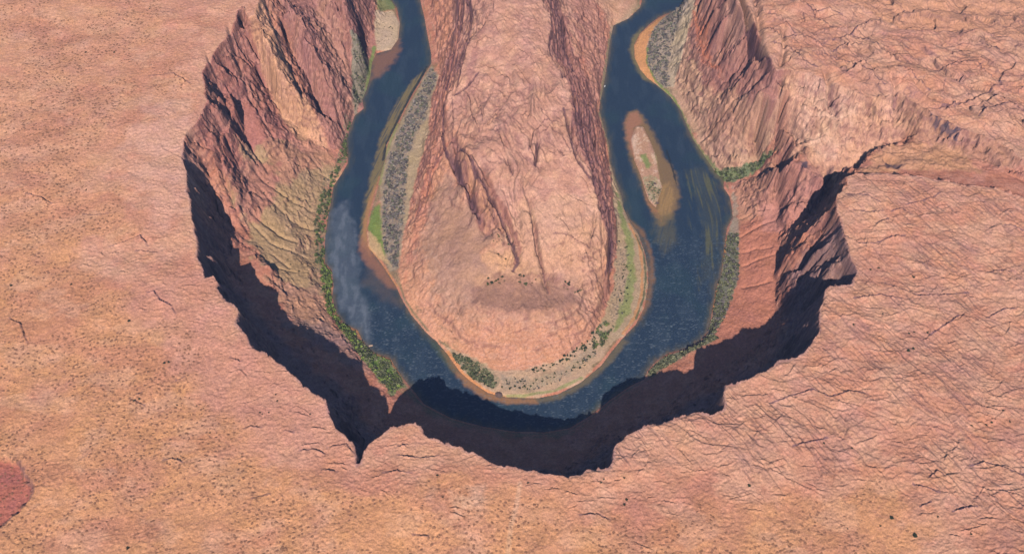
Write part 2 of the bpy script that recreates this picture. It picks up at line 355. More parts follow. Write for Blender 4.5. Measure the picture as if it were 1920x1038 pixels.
DH = np.zeros((NY, NX), np.float32)
DH += plateau * (7 * fbm(X / 260, Y / 260, 3, 11) + 2.0 * fbm(X / 60, Y / 60, 3, 12)) * ss(-4, -60, sd)
def rot(a, warp=0., sc=80., seed=0):
    a = math.radians(a); c, s = math.cos(a), math.sin(a)
    wx_ = warp * fbm(X / sc, Y / sc, 3, seed + 200); wy_ = warp * fbm(X / sc, Y / sc, 3, seed + 230)
    return (X + wx_) * c + (Y + wy_) * s, -(X + wx_) * s + (Y + wy_) * c
def ledges(ang, L, A, warp, sc, seed, sharp=.12):
    """cross-bedded slabs: slow rise, abrupt drop on the far side, broken up by noise"""
    u, v = rot(ang, warp, sc, seed)
    ph = v / L + 1.1 * fbm(u / (L * 4), v / (L * 4), 3, seed + 300)
    t = ph - np.floor(ph)
    saw = np.where(t < 1 - sharp, t / (1 - sharp), (1 - t) / sharp)
    amp = ss(-.15, .5, fbm(u / (L * 3.5), v / (L * 1.5), 3, seed + 330))
    return A * saw * amp
slick = np.clip(right_rock * plateau + 0.0, 0, 1)
topb = butf * poly_mask([(862,-260),(866,0),(893,65),(872,92),(848,175),(838,244),(852,276),(900,400),(950,470),(985,520),(1085,525),(1135,500),(1140,436),(1122,374),(1110,338),(1080,290),(1064,262),(1066,168),(1031,108),(1034,40),(1012,0),(1008,-260)], -80, 6, 6, 20, 9)
rockmix = np.clip(slick + topb + 0.30 * (1 - right_rock) * rocky, 0, 1) * ss(-1, -9, np.where(butte_region, -20, sd))
bench0 = poly_mask([(1446,150),(1525,145),(1660,190),(1740,215),(1860,262),(1930,300),(1930,350),(1820,340),(1610,322),(1555,325),(1480,270)], -70, 10) * (1 - plateau)
DH += bench0 * (5 * fbm(X / 45, Y / 60, 4, 143) + ledges(-30, 26, 3.0, 20, 60, 7) - 2.5 * np.abs(fbm(X / 18, Y / 40, 3, 144)))
DH += (rockmix - .6 * topb * (rockmix > .5)) * (ledges(-14, 34, 2.6, 20, 140, 1) + ledges(12, 14, 1.5, 10, 60, 2, .2) + ledges(-34, 70, 3.4, 30, 200, 3, .06))
# straight joints running down to the lower right
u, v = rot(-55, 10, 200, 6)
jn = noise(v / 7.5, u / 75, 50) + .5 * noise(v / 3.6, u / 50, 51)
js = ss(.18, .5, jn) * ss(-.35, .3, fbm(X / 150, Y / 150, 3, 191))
DH -= slick * js * 1.8 * ss(-.3, .25, fbm(X / 170, Y / 170, 2, 52))
# hummocky sand with low brush mounds
dots = noise(X / 4.6, Y / 5.0, 61) + .45 * noise(X / 2.6, Y / 2.6, 62)
dotm = ss(.22, .55, dots) * ss(-.45, .2, fbm(X / 130, Y / 130, 3, 64) + .15)
DH += sandy * (0.8 * dotm + .5 * fbm(X / 14, Y / 9, 2, 63))
DH += plateau * (.55 + .5 * rocky) * fbm(X / 9, Y / 6, 4, 66, .6)
# walls and talus: ribs that run down the slope, thin beds across it
st = ss(.25, .9, slope) * (1 - plateau)
dirx, diry = gx_ / (slope + 1e-3), gy_ / (slope + 1e-3)
dsx, dsy = blur(gx_, 20), blur(gy_, 20); dn = np.hypot(dsx, dsy) + 1e-3
tang = (X * -dsy + Y * dsx) / dn; along = (X * dsx + Y * dsy) / dn
Hs = blur(H, 10); fy_, fx_ = np.gradient(Hs, ys, xs); fn = np.hypot(fx_, fy_) + 1e-3; fx_ = (fx_ / fn).astype(np.float32); fy_ = (fy_ / fn).astype(np.float32)
n5 = noise(X / 5, Y / 5, 301) + .0; n12 = noise(X / 12, Y / 12, 302); n28 = noise(X / 28, Y / 28, 303)
L5 = n5.copy(); L12 = n12.copy(); L28 = n28.copy()
for sg in (-1, 1):
    qx, qy = X.copy(), Y.copy()
    for k in range(12):
        qx += sg * 4.5 * gather(fx_, qx, qy); qy += sg * 4.5 * gather(fy_, qx, qy)
        if k < 5: L5 = L5 + gather(n5, qx, qy)
        if k < 9: L12 = L12 + gather(n12, qx, qy)
        L28 = L28 + gather(n28, qx, qy)
L5 /= L5.std(); L12 /= L12.std(); L28 /= L28.std()
zone = fbm(X / 13, Y / 13, 5, 70, .65); n_a = fbm(X / 50, Y / 50, 2, 69)
apron = poly_mask([(745,500),(790,470),(830,560),(900,585),(985,592),(1090,575),(1135,545),(1130,590),(1075,662),(980,694),(900,676),(820,641),(770,590)], -262, 14, 10, 30, 4)
calm = 1 - .6 * apron - .8 * poly_mask([(785,455),(800,380),(840,345),(870,380),(900,430),(960,480),(1085,545),(1088,575),(985,590),(890,565),(840,560),(800,500)], -212, 10, 10, 30, 3)
sc_ = ss(.30, 1.0, slope)
wX, wY = X + 10 * fbm(X / 40, Y / 40, 3, 310), Y + 10 * fbm(X / 40, Y / 40, 3, 320)
fA, cA, eA = facets((wX * .9 + wY * .3) / 17, (wY * .9 - wX * .3) / 34, 1, .9); fB, cB, eB = facets(wX / 8, wY / 12, 2, .8); fC, cC, eC = facets((wX * .8 + wY * .6) / 20, (-wX * .6 + wY * .8) / 42, 3, .5)
sc_ = ss(.45, 1.15, slope)
DH += (1 - plateau) * sc_ * calm * ((8.5 - 3 * butte_region) * fA + (2.2 - 1.4 * butte_region) * fB - 5)
DH += apron * (1.4 * fB + 1.2 * np.abs(fbm(X / 30, Y / 9, 3, 370)))
blocky = np.clip(topb + bench0 + .5 * slick, 0, 1) * ss(-.25, .3, fbm(X / 90, Y / 90, 3, 330))
DH += blocky * (2.6 * fC + .6 * fB) * (1 - .6 * slick)
DH += (1 - plateau) * (sc_ + .12 * ss(.1, .3, slope)) * (1.6 * np.abs(L28) + 1.0 * np.abs(L12) - 1.0 * np.maximum(L5, 0)) * calm
DH += (1 - plateau) * ss(.25, 1.0, slope) * calm * (3.2 * zone + 2.0 * np.abs(noise(X / 22, Y / 48, 71)))
DH += (1 - plateau) * ss(8, 60, wsd) * calm * (.6 * fbm(X / 8, Y / 8, 3, 74) + .8 * fbm(X / 26, Y / 26, 3, 76))
up_right = poly_mask([(1380,-260),(1400,20),(1440,110),(1560,170),(1700,190),(1860,260),(1950,300),(2200,330),(2200,-260)], 0, 30)
DH += up_right * plateau * ss(-4, -50, sd) * (13 * np.abs(fbm(X / 150, Y / 150, 3, 340)) + 2.5 * fbm(X / 60, Y / 45, 3, 341))
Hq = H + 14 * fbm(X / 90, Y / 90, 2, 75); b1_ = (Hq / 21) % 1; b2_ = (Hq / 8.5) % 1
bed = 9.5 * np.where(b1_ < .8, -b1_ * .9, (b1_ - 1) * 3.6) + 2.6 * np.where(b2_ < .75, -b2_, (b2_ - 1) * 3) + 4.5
DH += (1 - plateau) * ss(.55, 1.2, slope) * (.55 + .6 * ss(-.3, .4, fbm(X / 70, Y / 70, 2, 380))) * bed
ur_, vr_ = rot(-76, 26, 120, 8)
mid = topb * poly_mask([(836,180),(900,150),(1060,170),(1070,260),(1010,330),(985,400),(960,460),(900,400),(850,276)], -90, 22, 10, 30, 10)
crs = np.abs(fbm(vr_ / 30, ur_ / 130, 3, 381)); DH += mid * 13 * (crs - .25) + (topb - mid).clip(0, 1) * 4 * np.abs(fbm(vr_ / 45, ur_ / 90, 3, 382))
fD, cD, eD = facets(X / 85 + .5 * fbm(X / 80, Y / 80, 3, 383), Y / 62 + .5 * fbm(X / 80, Y / 80, 3, 384), 4, .45)
DH += slick * ss(-4, -40, sd) * (fD - .5) * (2.5 + 9.5 * up_right)

def stroke(pts, z, width, depth, kind='groove', taper=True):
    """groove: crack of that depth.  ledge: ground left of the trace direction drops away"""
    P, _ = UP(pts, z)
    if len(P) > 2 or True:
        P = densify(P, 9); k = np.arange(len(P))
        off = 2.2 * noise(k * .7 + P[0, 0], k * 0 + P[0, 1], 4); P = P + np.stack([off, off * .6], 1)
    x0, x1 = P[:, 0].min() - width * 4, P[:, 0].max() + width * 4; y0, y1 = P[:, 1].min() - width * 4, P[:, 1].max() + width * 4
    i0, i1 = np.searchsorted(xs, [x0, x1]); j0, j1 = np.searchsorted(ys, [y0, y1])
    if i1 - i0 < 2 or j1 - j0 < 2: return
    d, s, a = seg_field(P, width * 4, grid=(xs[i0:i1], ys[j0:j1]))
    tot = np.hypot(*np.diff(P, axis=0).T).sum()
    tp = ss(0, .2 * tot, a) * ss(0, .2 * tot, tot - a) if taper else 1.0
    tp = tp * (1 if kind == 'groove' else (.35 + .75 * ss(-.3, .35, noise(a / 11, a * 0 + P[0, 0], 8))))
    if kind == 'groove': v = -depth * np.exp(-(d / width) ** 2)
    else: v = depth * np.where(s < 0, np.exp(-d / (width * 1.6)), -.6 * np.exp(-(d / (width * .8)) ** 2) * 1.0)
    DH[j0:j1, i0:i1] += v * tp * (d < 1e8)
# ledges on the tableland, traced left to right (ground beyond the line is lower)
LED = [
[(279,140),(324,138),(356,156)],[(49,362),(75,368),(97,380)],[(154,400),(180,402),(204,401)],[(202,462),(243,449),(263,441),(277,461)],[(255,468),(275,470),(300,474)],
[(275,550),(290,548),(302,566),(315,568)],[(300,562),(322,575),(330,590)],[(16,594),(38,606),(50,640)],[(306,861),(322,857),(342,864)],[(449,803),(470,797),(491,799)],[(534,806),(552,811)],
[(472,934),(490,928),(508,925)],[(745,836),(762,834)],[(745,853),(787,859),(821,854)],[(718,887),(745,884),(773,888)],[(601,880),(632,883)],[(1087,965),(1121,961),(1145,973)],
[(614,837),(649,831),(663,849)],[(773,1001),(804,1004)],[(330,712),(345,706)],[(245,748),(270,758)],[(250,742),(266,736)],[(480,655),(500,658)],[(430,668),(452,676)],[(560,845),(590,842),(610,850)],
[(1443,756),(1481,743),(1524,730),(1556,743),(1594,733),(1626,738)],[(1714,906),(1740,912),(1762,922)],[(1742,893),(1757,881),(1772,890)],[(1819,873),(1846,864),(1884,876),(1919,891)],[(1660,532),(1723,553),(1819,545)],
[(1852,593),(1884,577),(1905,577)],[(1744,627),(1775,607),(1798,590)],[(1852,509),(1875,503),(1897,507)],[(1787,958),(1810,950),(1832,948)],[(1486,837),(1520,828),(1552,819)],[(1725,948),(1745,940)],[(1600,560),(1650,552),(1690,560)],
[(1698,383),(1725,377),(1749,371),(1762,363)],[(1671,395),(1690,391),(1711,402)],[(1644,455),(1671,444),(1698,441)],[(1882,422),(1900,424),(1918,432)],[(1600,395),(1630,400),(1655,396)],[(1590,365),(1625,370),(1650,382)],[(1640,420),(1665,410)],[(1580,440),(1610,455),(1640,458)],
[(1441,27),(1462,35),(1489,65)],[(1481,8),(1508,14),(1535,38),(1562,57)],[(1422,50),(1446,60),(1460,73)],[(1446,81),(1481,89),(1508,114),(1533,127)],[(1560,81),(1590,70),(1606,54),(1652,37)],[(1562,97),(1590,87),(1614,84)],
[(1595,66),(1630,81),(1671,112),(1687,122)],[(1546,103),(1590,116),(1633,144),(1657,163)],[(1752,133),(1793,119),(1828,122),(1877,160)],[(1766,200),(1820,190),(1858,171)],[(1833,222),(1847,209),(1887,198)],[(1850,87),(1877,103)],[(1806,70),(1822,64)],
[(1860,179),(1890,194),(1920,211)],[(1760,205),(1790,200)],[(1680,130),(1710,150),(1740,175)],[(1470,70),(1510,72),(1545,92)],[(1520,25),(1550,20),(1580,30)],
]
for L in LED:
    ur = L[0][0] > 1390 and L[0][1] < 240
    stroke(L, 0, 5.5 if ur else 4.0, 8.0 if ur else 3.8, 'ledge')
def flank(top, foot, n, seed, dep=9, w=2.6):
    R_ = np.random.RandomState(seed); T_ = densify(np.array(top, float), 6); Q_ = np.array(foot, float)
    ft = np.linspace(0, 1, len(T_)); cum = np.r_[0, np.cumsum(np.hypot(*np.diff(Q_[:, :2], axis=0).T))]; cum /= cum[-1]
    Q_ = np.stack([np.interp(ft, cum, Q_[:, k]) for k in range(3)], 1)
    for _ in range(n):
        a0 = R_.randint(0, max(1, len(T_) - 10)); ln = R_.randint(8, 26); f0 = R_.uniform(.05, .9); df = R_.uniform(-.02, .25)
        sel = np.arange(a0, min(len(T_), a0 + ln)); f = np.clip(f0 + df * np.linspace(0, 1, len(sel)) + .05 * np.cumsum(R_.randn(len(sel))) * .4, 0, 1)[:, None]
        P_ = T_[sel] * (1 - f) + Q_[sel] * f
        stroke([tuple(p) for p in P_[::3]], 0, w * R_.uniform(.7, 1.4), dep * R_.uniform(.5, 1.2))
        CRK.append(([tuple(p) for p in P_[::3]], w))
CRK = []
flank([(1008,-100,-40),(1015,5,-42),(1034,45,-48),(1031,108,-52),(1050,141,-54),(1066,168,-58),(1074,200,-64),(1067,250,-70),(1080,290,-84),(1100,314,-94),(1113,338,-104),(1121,374,-120),(1127,395,-128),(1140,436,-148),(1136,504,-196)],
      [(1052,-100,-170),(1056,0,-165),(1064,40,-170),(1068,100,-180),(1092,140,-185),(1108,180,-200),(1116,225,-210),(1122,285,-215),(1134,320,-220),(1142,350,-220),(1148,390,-230),(1152,440,-235),(1146,504,-270)], 75, 5)
flank([(860,-60,-60),(895,20,-55),(893,65,-60),(872,92,-72),(858,130,-86),(850,162,-96),(837,192,-122),(836,244,-150)],
      [(826,-60,-220),(850,0,-200),(850,54,-210),(836,110,-225),(826,160,-240),(818,200,-262),(812,250,-270)], 34, 6, 7)
flank([(852,276,-108),(874,339,-128),(890,368,-140),(901,401,-156)], [(842,282,-150),(862,339,-176),(878,370,-184),(894,404,-190)], 8, 7, 7)
flank([(1385,0,-10),(1412,49,-10),(1432,100,-10),(1446,140,-30)], [(1330,0,-230),(1345,60,-220),(1370,140,-230),(1410,220,-220)], 26, 8, 8)
BL = [([(1031,5),(1036,30),(1056,70),(1074,105)],-110,3.4),([(1034,60),(1030,85),(1035,105),(1057,145)],-56,3),([(1061,120),(1091,155),(1111,175),(1124,205)],-170,3.2),([(1069,175),(1076,215),(1096,259),(1111,319),(1121,369),(1136,394),(1149,429)],-130,3.6),
 ([(1056,215),(1071,264),(1081,294),(1106,324)],-84,3),([(1081,200),(1099,250),(1111,299)],-140,2.6),([(1116,374),(1126,409),(1136,424)],-150,2.6),([(1149,434),(1146,474),(1136,514)],-215,2.8),([(1045,0),(1060,40),(1080,95)],-150,2.6),([(1075,130),(1095,170),(1108,200),(1122,215)],-190,2.6),
 ([(991,279),(1001,250),(1021,230),(1051,235)],-75,2.2),([(1011,250),(1031,240),(1056,259),(1071,279)],-72,2.4),([(1008,268),(1006,280),(1003,302)],-80,3),([(1049,276),(1058,288)],-78,2.2),
 ([(872,10),(867,50),(844,115),(832,150)],-150,3.4),([(882,75),(867,110),(857,155)],-86,2.8),([(907,45),(887,70)],-55,2.2),([(897,145),(877,160),(852,170)],-90,3),([(860,0),(858,60),(840,110)],-170,2.2),
 ([(917,220),(932,210),(942,200)],-70,2.6),([(932,240),(947,280)],-70,2.4),([(952,300),(962,325)],-88,2.4),([(832,200),(829,250),(838,290)],-150,3),([(848,190),(850,225),(846,260)],-125,2.2),([(880,180),(885,215),(900,250)],-95,2.2),([(900,190),(905,225)],-80,2),
 ([(837,280),(857,320),(877,359),(899,404)],-150,4.2),([(862,280),(897,340),(932,390),(962,440),(972,465),(962,475)],-130,3.8),([(882,300),(912,350),(927,385)],-105,2.4),([(989,390),(997,420),(1004,460),(1017,485),(1029,519)],-150,2.6),
 ([(1032,437),(1062,440),(1106,457),(1114,425)],-138,2),([(834,300),(807,320),(797,350),(772,384)],-200,2.6),([(905,375),(925,410),(945,440)],-150,2.4)]
for p_, z_, w_ in BL: stroke(p_, z_, w_ * 1.0, 3.2 * w_, 'groove' if w_ > 2.7 else 'ledge')
for L in [[(896,111),(937,135),(961,157)],[(907,135),(947,162)],[(966,95),(991,114),(1018,141)],[(1002,146),(1031,165)],[(988,79),(1012,103),(1045,135)],[(950,106),(964,95),(977,100)],[(891,92),(895,79),(910,72),(928,79)],
 [(920,27),(950,46),(991,62)],[(980,14),(1002,3)],[(937,203),(953,190)],[(994,271),(999,244),(1018,230),(1040,238)],[(1053,211),(1069,230),(1075,257)],[(1007,200),(1021,206)],[(861,168),(880,160),(904,138)],[(915,165),(940,172),(960,190)],
 [(960,120),(985,150),(1000,172)],[(1010,60),(1025,90)],[(900,30),(925,50),(940,75)],[(970,210),(990,215),(1010,225)],[(1020,290),(1035,300),(1050,292)],[(1085,330),(1100,345),(1108,360)],[(1060,360),(1090,372),(1120,380)],[(955,25),(985,45),(1015,50)]]:
    stroke(L, -60 if L[0][1] < 280 else -105, 3.6, 6.0, 'ledge')
# random thin ledges and joints over the slickrock
rx, _ry = None, None
cand = np.argwhere((slick > .6) & (sd < -12)); cand2 = np.argwhere((plateau > .9) & (sandy < .3) & (slick < .4) & (sd < -10)); cand3 = np.argwhere((topb > .5))
def scatter_strokes(c, n, lens, angs, w, dep, kind='ledge'):
    for k in range(n):
        j, i = c[rng.randint(len(c))]; x, y = xs[i], ys[j]; L = rng.uniform(*lens); a = math.radians(rng.choice(angs) + rng.randn() * 9); q = rng.randn() * .010
        P = [np.array([x, y])]
        for _ in range(int(L / 8)):
            P.append(P[-1] + 8 * np.array([math.cos(a), math.sin(a)])); a += q * 8 + rng.randn() * .12
        P = np.array(P)
        if len(P) < 3: continue
        i0, i1 = np.searchsorted(xs, [P[:, 0].min() - 14, P[:, 0].max() + 14]); j0, j1 = np.searchsorted(ys, [P[:, 1].min() - 14, P[:, 1].max() + 14])
        if i1 - i0 < 2 or j1 - j0 < 2: continue
        d, s, aa_ = seg_field(P, 14, grid=(xs[i0:i1], ys[j0:j1])); tot = L
        tp = ss(0, .25 * tot, aa_) * ss(0, .25 * tot, tot - aa_); A = dep * rng.uniform(.4, 1.2)
        if kind == 'ledge': v = A * np.where(s < 0, np.exp(-d / (w * 2)), -.5 * np.exp(-(d / w) ** 2))
        else: v = -A * np.exp(-(d / w) ** 2)
        DH[j0:j1, i0:i1] += v * tp * (d < 14)
scatter_strokes(cand, 800, (20, 90), [-14, 8, -25, 20], 3.0, 2.0)
scatter_strokes(cand, 900, (25, 110), [-54, -60], 1.9, 2.2, 'groove')
scatter_strokes(cand2, 1100, (12, 50), [-5, 12, -20], 2.0, 2.2)
scatter_strokes(cand3, 90, (15, 70), [-45, -20, 10, -60], 2.4, 2.6)
# cracks and gullies of the butte and walls
for pts, z, w, dep in [
 ([(991,376),(991,401),(1002,428),(1007,460),(1018,490),(1031,525)], -150, 6, 13),
 ([(850,262),(862,310),(874,339),(890,370),(901,404)], -150, 8, 12),
 ([(874,292),(904,328),(926,374),(953,412),(974,450),(966,470)], -130, 7, 14),
 ([(942,282),(952,305),(961,325)], -90, 4, 7), ([(955,400),(975,432),(985,455)], -150, 5, 8),
 ([(1056,393),(1063,415),(1069,433)], -130, 3, 4), ([(1086,385),(1092,410),(1096,433)], -130, 3, 4), ([(1040,380),(1046,412)], -128, 3, 3),
 ([(834,303),(820,313),(807,322),(790,349)], -190, 5, 8),
 ([(1056,152),(1083,200),(1099,244),(1110,279)], -110, 6, 14), ([(1067,262),(1083,295),(1113,328),(1132,374),(1143,401)], -120, 6, 12), ([(1121,379),(1129,412),(1133,450)], -140, 5, 10),
 ([(1048,10),(1056,60),(1075,110),(1100,150),(1115,190)], -150, 6, 14), ([(1035,30),(1045,80),(1070,130)], -110, 5, 12),
 ([(1090,170),(1105,215),(1118,250),(1124,280)], -210, 5, 10), ([(1117,400),(1114,425),(1108,452)], -150, 4, 8),
 ([(920,22),(905,45),(893,65)], -60, 4, 9), ([(868,0),(864,30),(858,60)], -150, 5, 10), ([(880,0),(878,30)], -110, 4, 8), ([(846,175),(857,160),(866,150)], -100, 4, 9),
 ([(912,230),(925,215),(938,205)], -66, 4, 8), ([(995,250),(998,275),(1010,300)], -80, 4, 9), ([(1010,262),(1005,290),(1003,310)], -84, 4, 8), ([(1045,275),(1058,288)], -76, 4, 7),
 ([(1055,210),(1064,225),(1068,250)], -68, 4, 8), ([(1060,600),(1068,625),(1076,650)], -262, 3, 3), ([(885,590),(900,630),(920,672)], -262, 3, 3.5), ([(985,650),(990,675)], -280, 3, 3), ([(850,560),(868,610),(890,660)], -270, 3.5, 4), ([(815,560),(838,600),(860,640)], -278, 3.5, 4),
 ([(1126,440),(1132,500),(1135,520)], -180, 4, 6),
 # talus gullies
 ([(544,322),(585,316),(625,324)], -262, 4, 5), ([(476,336),(506,360),(550,374),(598,380)], -240, 5, 7), ([(484,366),(515,390),(544,409),(592,416)], -245, 5, 7), ([(462,412),(500,430),(533,447),(587,450)], -245, 5, 7),
 ([(462,422),(490,445),(511,463),(582,473)], -245, 4, 5), ([(508,504),(535,508),(562,506)], -245, 4, 5), ([(505,478),(530,490),(545,502)], -240, 4, 5),
 ([(415,300),(420,335),(432,365),(456,398)], -120, 5, 10), ([(460,275),(490,300),(506,322)], -190, 5, 9), ([(503,527),(520,540),(536,548)], -235, 5, 6), ([(560,80),(575,120),(598,170)], -130, 6, 12), ([(640,60),(652,100),(668,140)], -190, 6, 14),
 ([(585,70),(600,110),(625,160),(640,200)], -150, 6, 12), ([(630,0),(645,40),(650,70)], -120, 6, 12), ([(500,40),(525,100),(550,145),(575,200),(592,215)], -170, 8, 16), ([(395,125),(410,160),(420,190),(440,230)], -60, 5, 10), ([(440,90),(452,140),(470,180)], -90, 6, 12), ([(470,200),(500,240),(520,262)], -180, 5, 8),
 ([(1300,208),(1335,207),(1360,195)], -280, 3, 4), ([(1310,256),(1345,250),(1375,238)], -270, 4, 5), ([(1385,262),(1405,256),(1422,258)], -240, 5, 9),
 ([(1385,440),(1410,428),(1440,422),(1470,425)], -270, 4, 5), ([(1385,400),(1420,396),(1450,402)], -265, 3.5, 4), ([(1390,465),(1420,462),(1455,468)], -265, 4, 4), ([(1390,490),(1430,480),(1465,478)], -262, 4, 4), ([(1385,528),(1420,530),(1450,526)], -262, 4, 4),
 ([(1535,148),(1545,170),(1560,200),(1568,215)], -40, 7, 14), ([(1657,163),(1667,185),(1672,215),(1676,230)], -40, 6, 9), ([(1600,195),(1615,215),(1628,230)], -60, 5, 6), ([(1700,180),(1730,205),(1745,215)], -40, 6, 9), ([(1450,110),(1455,150),(1445,190)], -110, 7, 14),
 ([(1330,60),(1345,100),(1360,140)], -190, 6, 10), ([(1355,40),(1375,90),(1385,140)], -170, 6, 12), ([(1395,60),(1400,110),(1405,160),(1415,210)], -170, 8, 16),
 ([(1655,292),(1670,305),(1685,320)], -60, 9, 14), ([(1500,268),(1515,292),(1535,315)], -110, 5, 9),
]: stroke(pts, z, w, dep)
# the lower ground beyond the far slickrock table
far_low = poly_mask([(1572,-8),(1600,10),(1630,22),(1671,43),(1698,57),(1771,60),(1833,61),(1871,66),(1920,87),(2050,110),(2050,-260),(1560,-260)], 0, 7)
DH -= 26 * far_low * plateau
red_flat = poly_mask([(-60,850),(10,858),(34,870),(50,900),(63,920),(44,945),(0,985),(-60,1010)], 0, 6, 7, 14, 3)
DH -= 14 * red_flat
wdamp = ss(1, 14, wsd)
land = H + DH * (wdamp * .95 + .05)
land = np.where(wsd < 0, WATER - np.minimum(4, .5 - wsd * .25), land)
land = np.where((wsd >= 0) & (wsd < 200) & (~(plateau > .5)), np.maximum(land, WATER + np.clip(wsd * .35, .0, 3.0)), land)
H = land.astype(np.float32)
gy_, gx_ = np.gradient(H, ys, xs); slope2 = np.hypot(gx_, gy_)

# ------------------------------------------------------------------ albedo of the land
C = np.zeros((NY, NX, 3), np.float32)
def lay(mask, col): 
    m = np.clip(mask, 0, 1)[..., None]; C[:] = C * (1 - m) + np.array(col, np.float32) * m
streaks = lambda: (lay(wall * ss(.4, 1.6, L5 * .6 + L12 * .7) * .42 * ss(.25, .8, slope), (.20, .095, .085)), lay(wall * ss(-.5, -1.6, L12) * .35 * ss(.25, .8, slope), (.58, .33, .25)))
def lay_in(b, m, col):
    if np.ndim(m) < 2: return
    m = np.clip(m, 0, 1)[..., None]; C[b] = C[b] * (1 - m) + np.array(col, np.float32) * m
n1 = fbm(X / 140, Y / 140, 4, 101); n2 = fbm(X / 35, Y / 35, 4, 102); n3 = fbm(X / 9, Y / 9, 3, 103)
PINK = (.520, .248, .165); PALE = (.60, .335, .232); SAND = (.580, .285, .155); RED = (.47, .200, .135); DRED = (.34, .135, .105); VARN = (.20, .105, .105)
lay(np.ones_like(X), PINK)
lay(ss(-.3, .5, n1) * .6, PALE)
lay(ss(0, .6, n2) * .35, RED)
north = ss(1250, 1900, Y); lay(sandy * (.85 - .45 * north), SAND)
lay(sandy_poly * plateau * ss(-.2, .5, n1) * .5, SAND); lay((1 - slick) * plateau * north * .35, (.55, .285, .20))
lay((1 - slick) * plateau * ss(.0, .55, fbm(X / 220, Y / 120, 4, 360)) * .5, (.47, .205, .14)); lay((1 - slick) * plateau * ss(.09, .0, np.abs(fbm(X / 130, Y / 90, 4, 385))) * .35, (.40, .185, .13)); DH = DH; lay((1 - slick) * plateau * ss(.05, .5, fbm(X / 90, Y / 60, 4, 361)) * .4, (.62, .35, .235))
lay(slick * ss(-.1, .5, fbm(X / 70, Y / 30, 4, 105)) * .5, PALE)
lay(slick * ss(.0, .6, fbm(X / 100, Y / 60, 4, 106)) * .45, (.43, .215, .165))
lay(slick * js * .45, (.27, .14, .12))  # crack shadow and dirt put into the joint colour
lay(sandy * dotm * .2, (.33, .17, .10))
lay(plateau * ss(.52, .75, noise(X / 3.4, Y / 3.4, 107)) * (.25 + .3 * sandy), (.24, .14, .095))
lay(plateau * ss(0, -60, -np.abs(sd) + 20) * 0, PALE)
lay(plateau * ss(-26, -4, sd) * .35, PALE)
lay(plateau * ss(-5.5, -1, sd) * .85 * ss(-.5, .1, n2 + n3), (.72, .54, .46))
# walls
wall = (1 - plateau)
lay(wall, RED)
lay(wall * ss(-.2, .5, n2 + .5 * n3) * .55, (.50, .245, .175))
lay(wall * ss(.3, 1.6, L12) * .55 * ss(.2, .7, slope), DRED); lay(wall * ss(.2, 1.5, L28) * .4 * ss(.3, .8, slope), VARN)
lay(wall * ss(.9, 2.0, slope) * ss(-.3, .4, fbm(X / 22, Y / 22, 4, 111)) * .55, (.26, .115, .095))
lay(butf * ss(-225, -180, H) * .75, (.53, .29, .215))
lay(butf * ss(-225, -180, H) * ss(0, .5, n2) * .5, PALE)
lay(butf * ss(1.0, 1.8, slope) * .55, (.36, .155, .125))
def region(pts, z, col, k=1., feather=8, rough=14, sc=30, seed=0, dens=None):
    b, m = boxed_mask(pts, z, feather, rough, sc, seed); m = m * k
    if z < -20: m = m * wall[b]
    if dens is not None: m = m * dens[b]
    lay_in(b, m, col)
def strip(pts, z, w, col, k=1., rough=3., sc=18, seed=0, dens=None):
    P, _ = UP(pts, z); b = box(P, w * 2 + 20); g = (xs[b[1]], ys[b[0]])
    if len(g[0]) < 2 or len(g[1]) < 2: return
    d, _, _ = seg_field(densify(P, 10), w * 2 + 20, grid=g); d = d + rough * fbm(X[b] / sc, Y[b] / sc, 3, seed + 400)
    m = ss(w, w * .45, d) * k
    if -280 < z < -20: m = m * wall[b]
    if dens is not None: m = m * dens[b]
    lay_in(b, m, col)
BED = -296
spk = ss(-.05, .35, noise(X / 3.2, Y / 3.4, 120) + .4 * n3); spk2 = ss(.1, .45, noise(X / 5, Y / 5, 121) + .3 * n3)
# butte lower apron, pale sandstone with warm bands and brown sandy cover
region([(745,504),(755,420),(790,330),(860,300),(900,400),(965,470),(1030,520),(1140,430),(1146,500),(1130,590),(1075,662),(980,694),(900,676),(820,641),(770,590)], -250, (.545, .268, .172), .9, 8, 6)
region([(745,504),(755,430),(775,400),(800,440),(830,560),(880,620),(860,655),(820,641),(770,590)], -270, (.60, .31, .205), .5, 12, 20, 30, 3)
region([(985,400),(1120,380),(1140,440),(1130,520),(1085,540),(1000,520),(905,530),(900,470)], -160, (.60, .35, .235), .6, 12, 20, 30, 4)
region([(900,470),(965,478),(1010,520),(985,530),(880,520)], -190, (.62, .34, .19), .7, 12, 14, 30, 5)
region([(785,455),(800,380),(840,345),(870,380),(900,430),(930,460),(900,520),(880,560),(840,560),(800,500)], -215, (.37, .215, .155), .8, 14, 26, 40, 6)
region([(800,500),(860,480),(930,515),(1000,520),(1095,540),(1105,580),(1040,600),(940,600),(870,590),(820,560)], -220, (.43, .245, .175), .65, 14, 24, 30, 96)
region([(880,545),(905,528),(940,520),(985,524),(1030,530),(1080,545),(1088,572),(1040,583),(985,588),(920,580),(890,565)], -216, (.29, .155, .115), .8, 8, 18, 22, 7)
region([(925,525),(970,525),(975,550),(935,548)], -212, (.42, .22, .15), .55, 6, 10, 20, 8)
for yy in (600, 618, 640, 655): region([(850,yy-14),(900,yy),(980,yy+4),(1050,yy-4),(1100,yy-22),(1100,yy-17),(1050,yy+1),(980,yy+9),(900,yy+5)], -265, (.44,.215,.15), .4, 3, 8, 20, yy)
bands = ss(.55, .95, np.sin(H * 1.15 + 2.5 * n2))
lay(butf * ss(-295, -285, H) * ss(-222, -232, H) * bands * .25, (.66, .42, .33))
lay(butf * ss(-295, -285, H) * ss(-130, -170, H) * spk2 * .20, (.36, .20, .14))
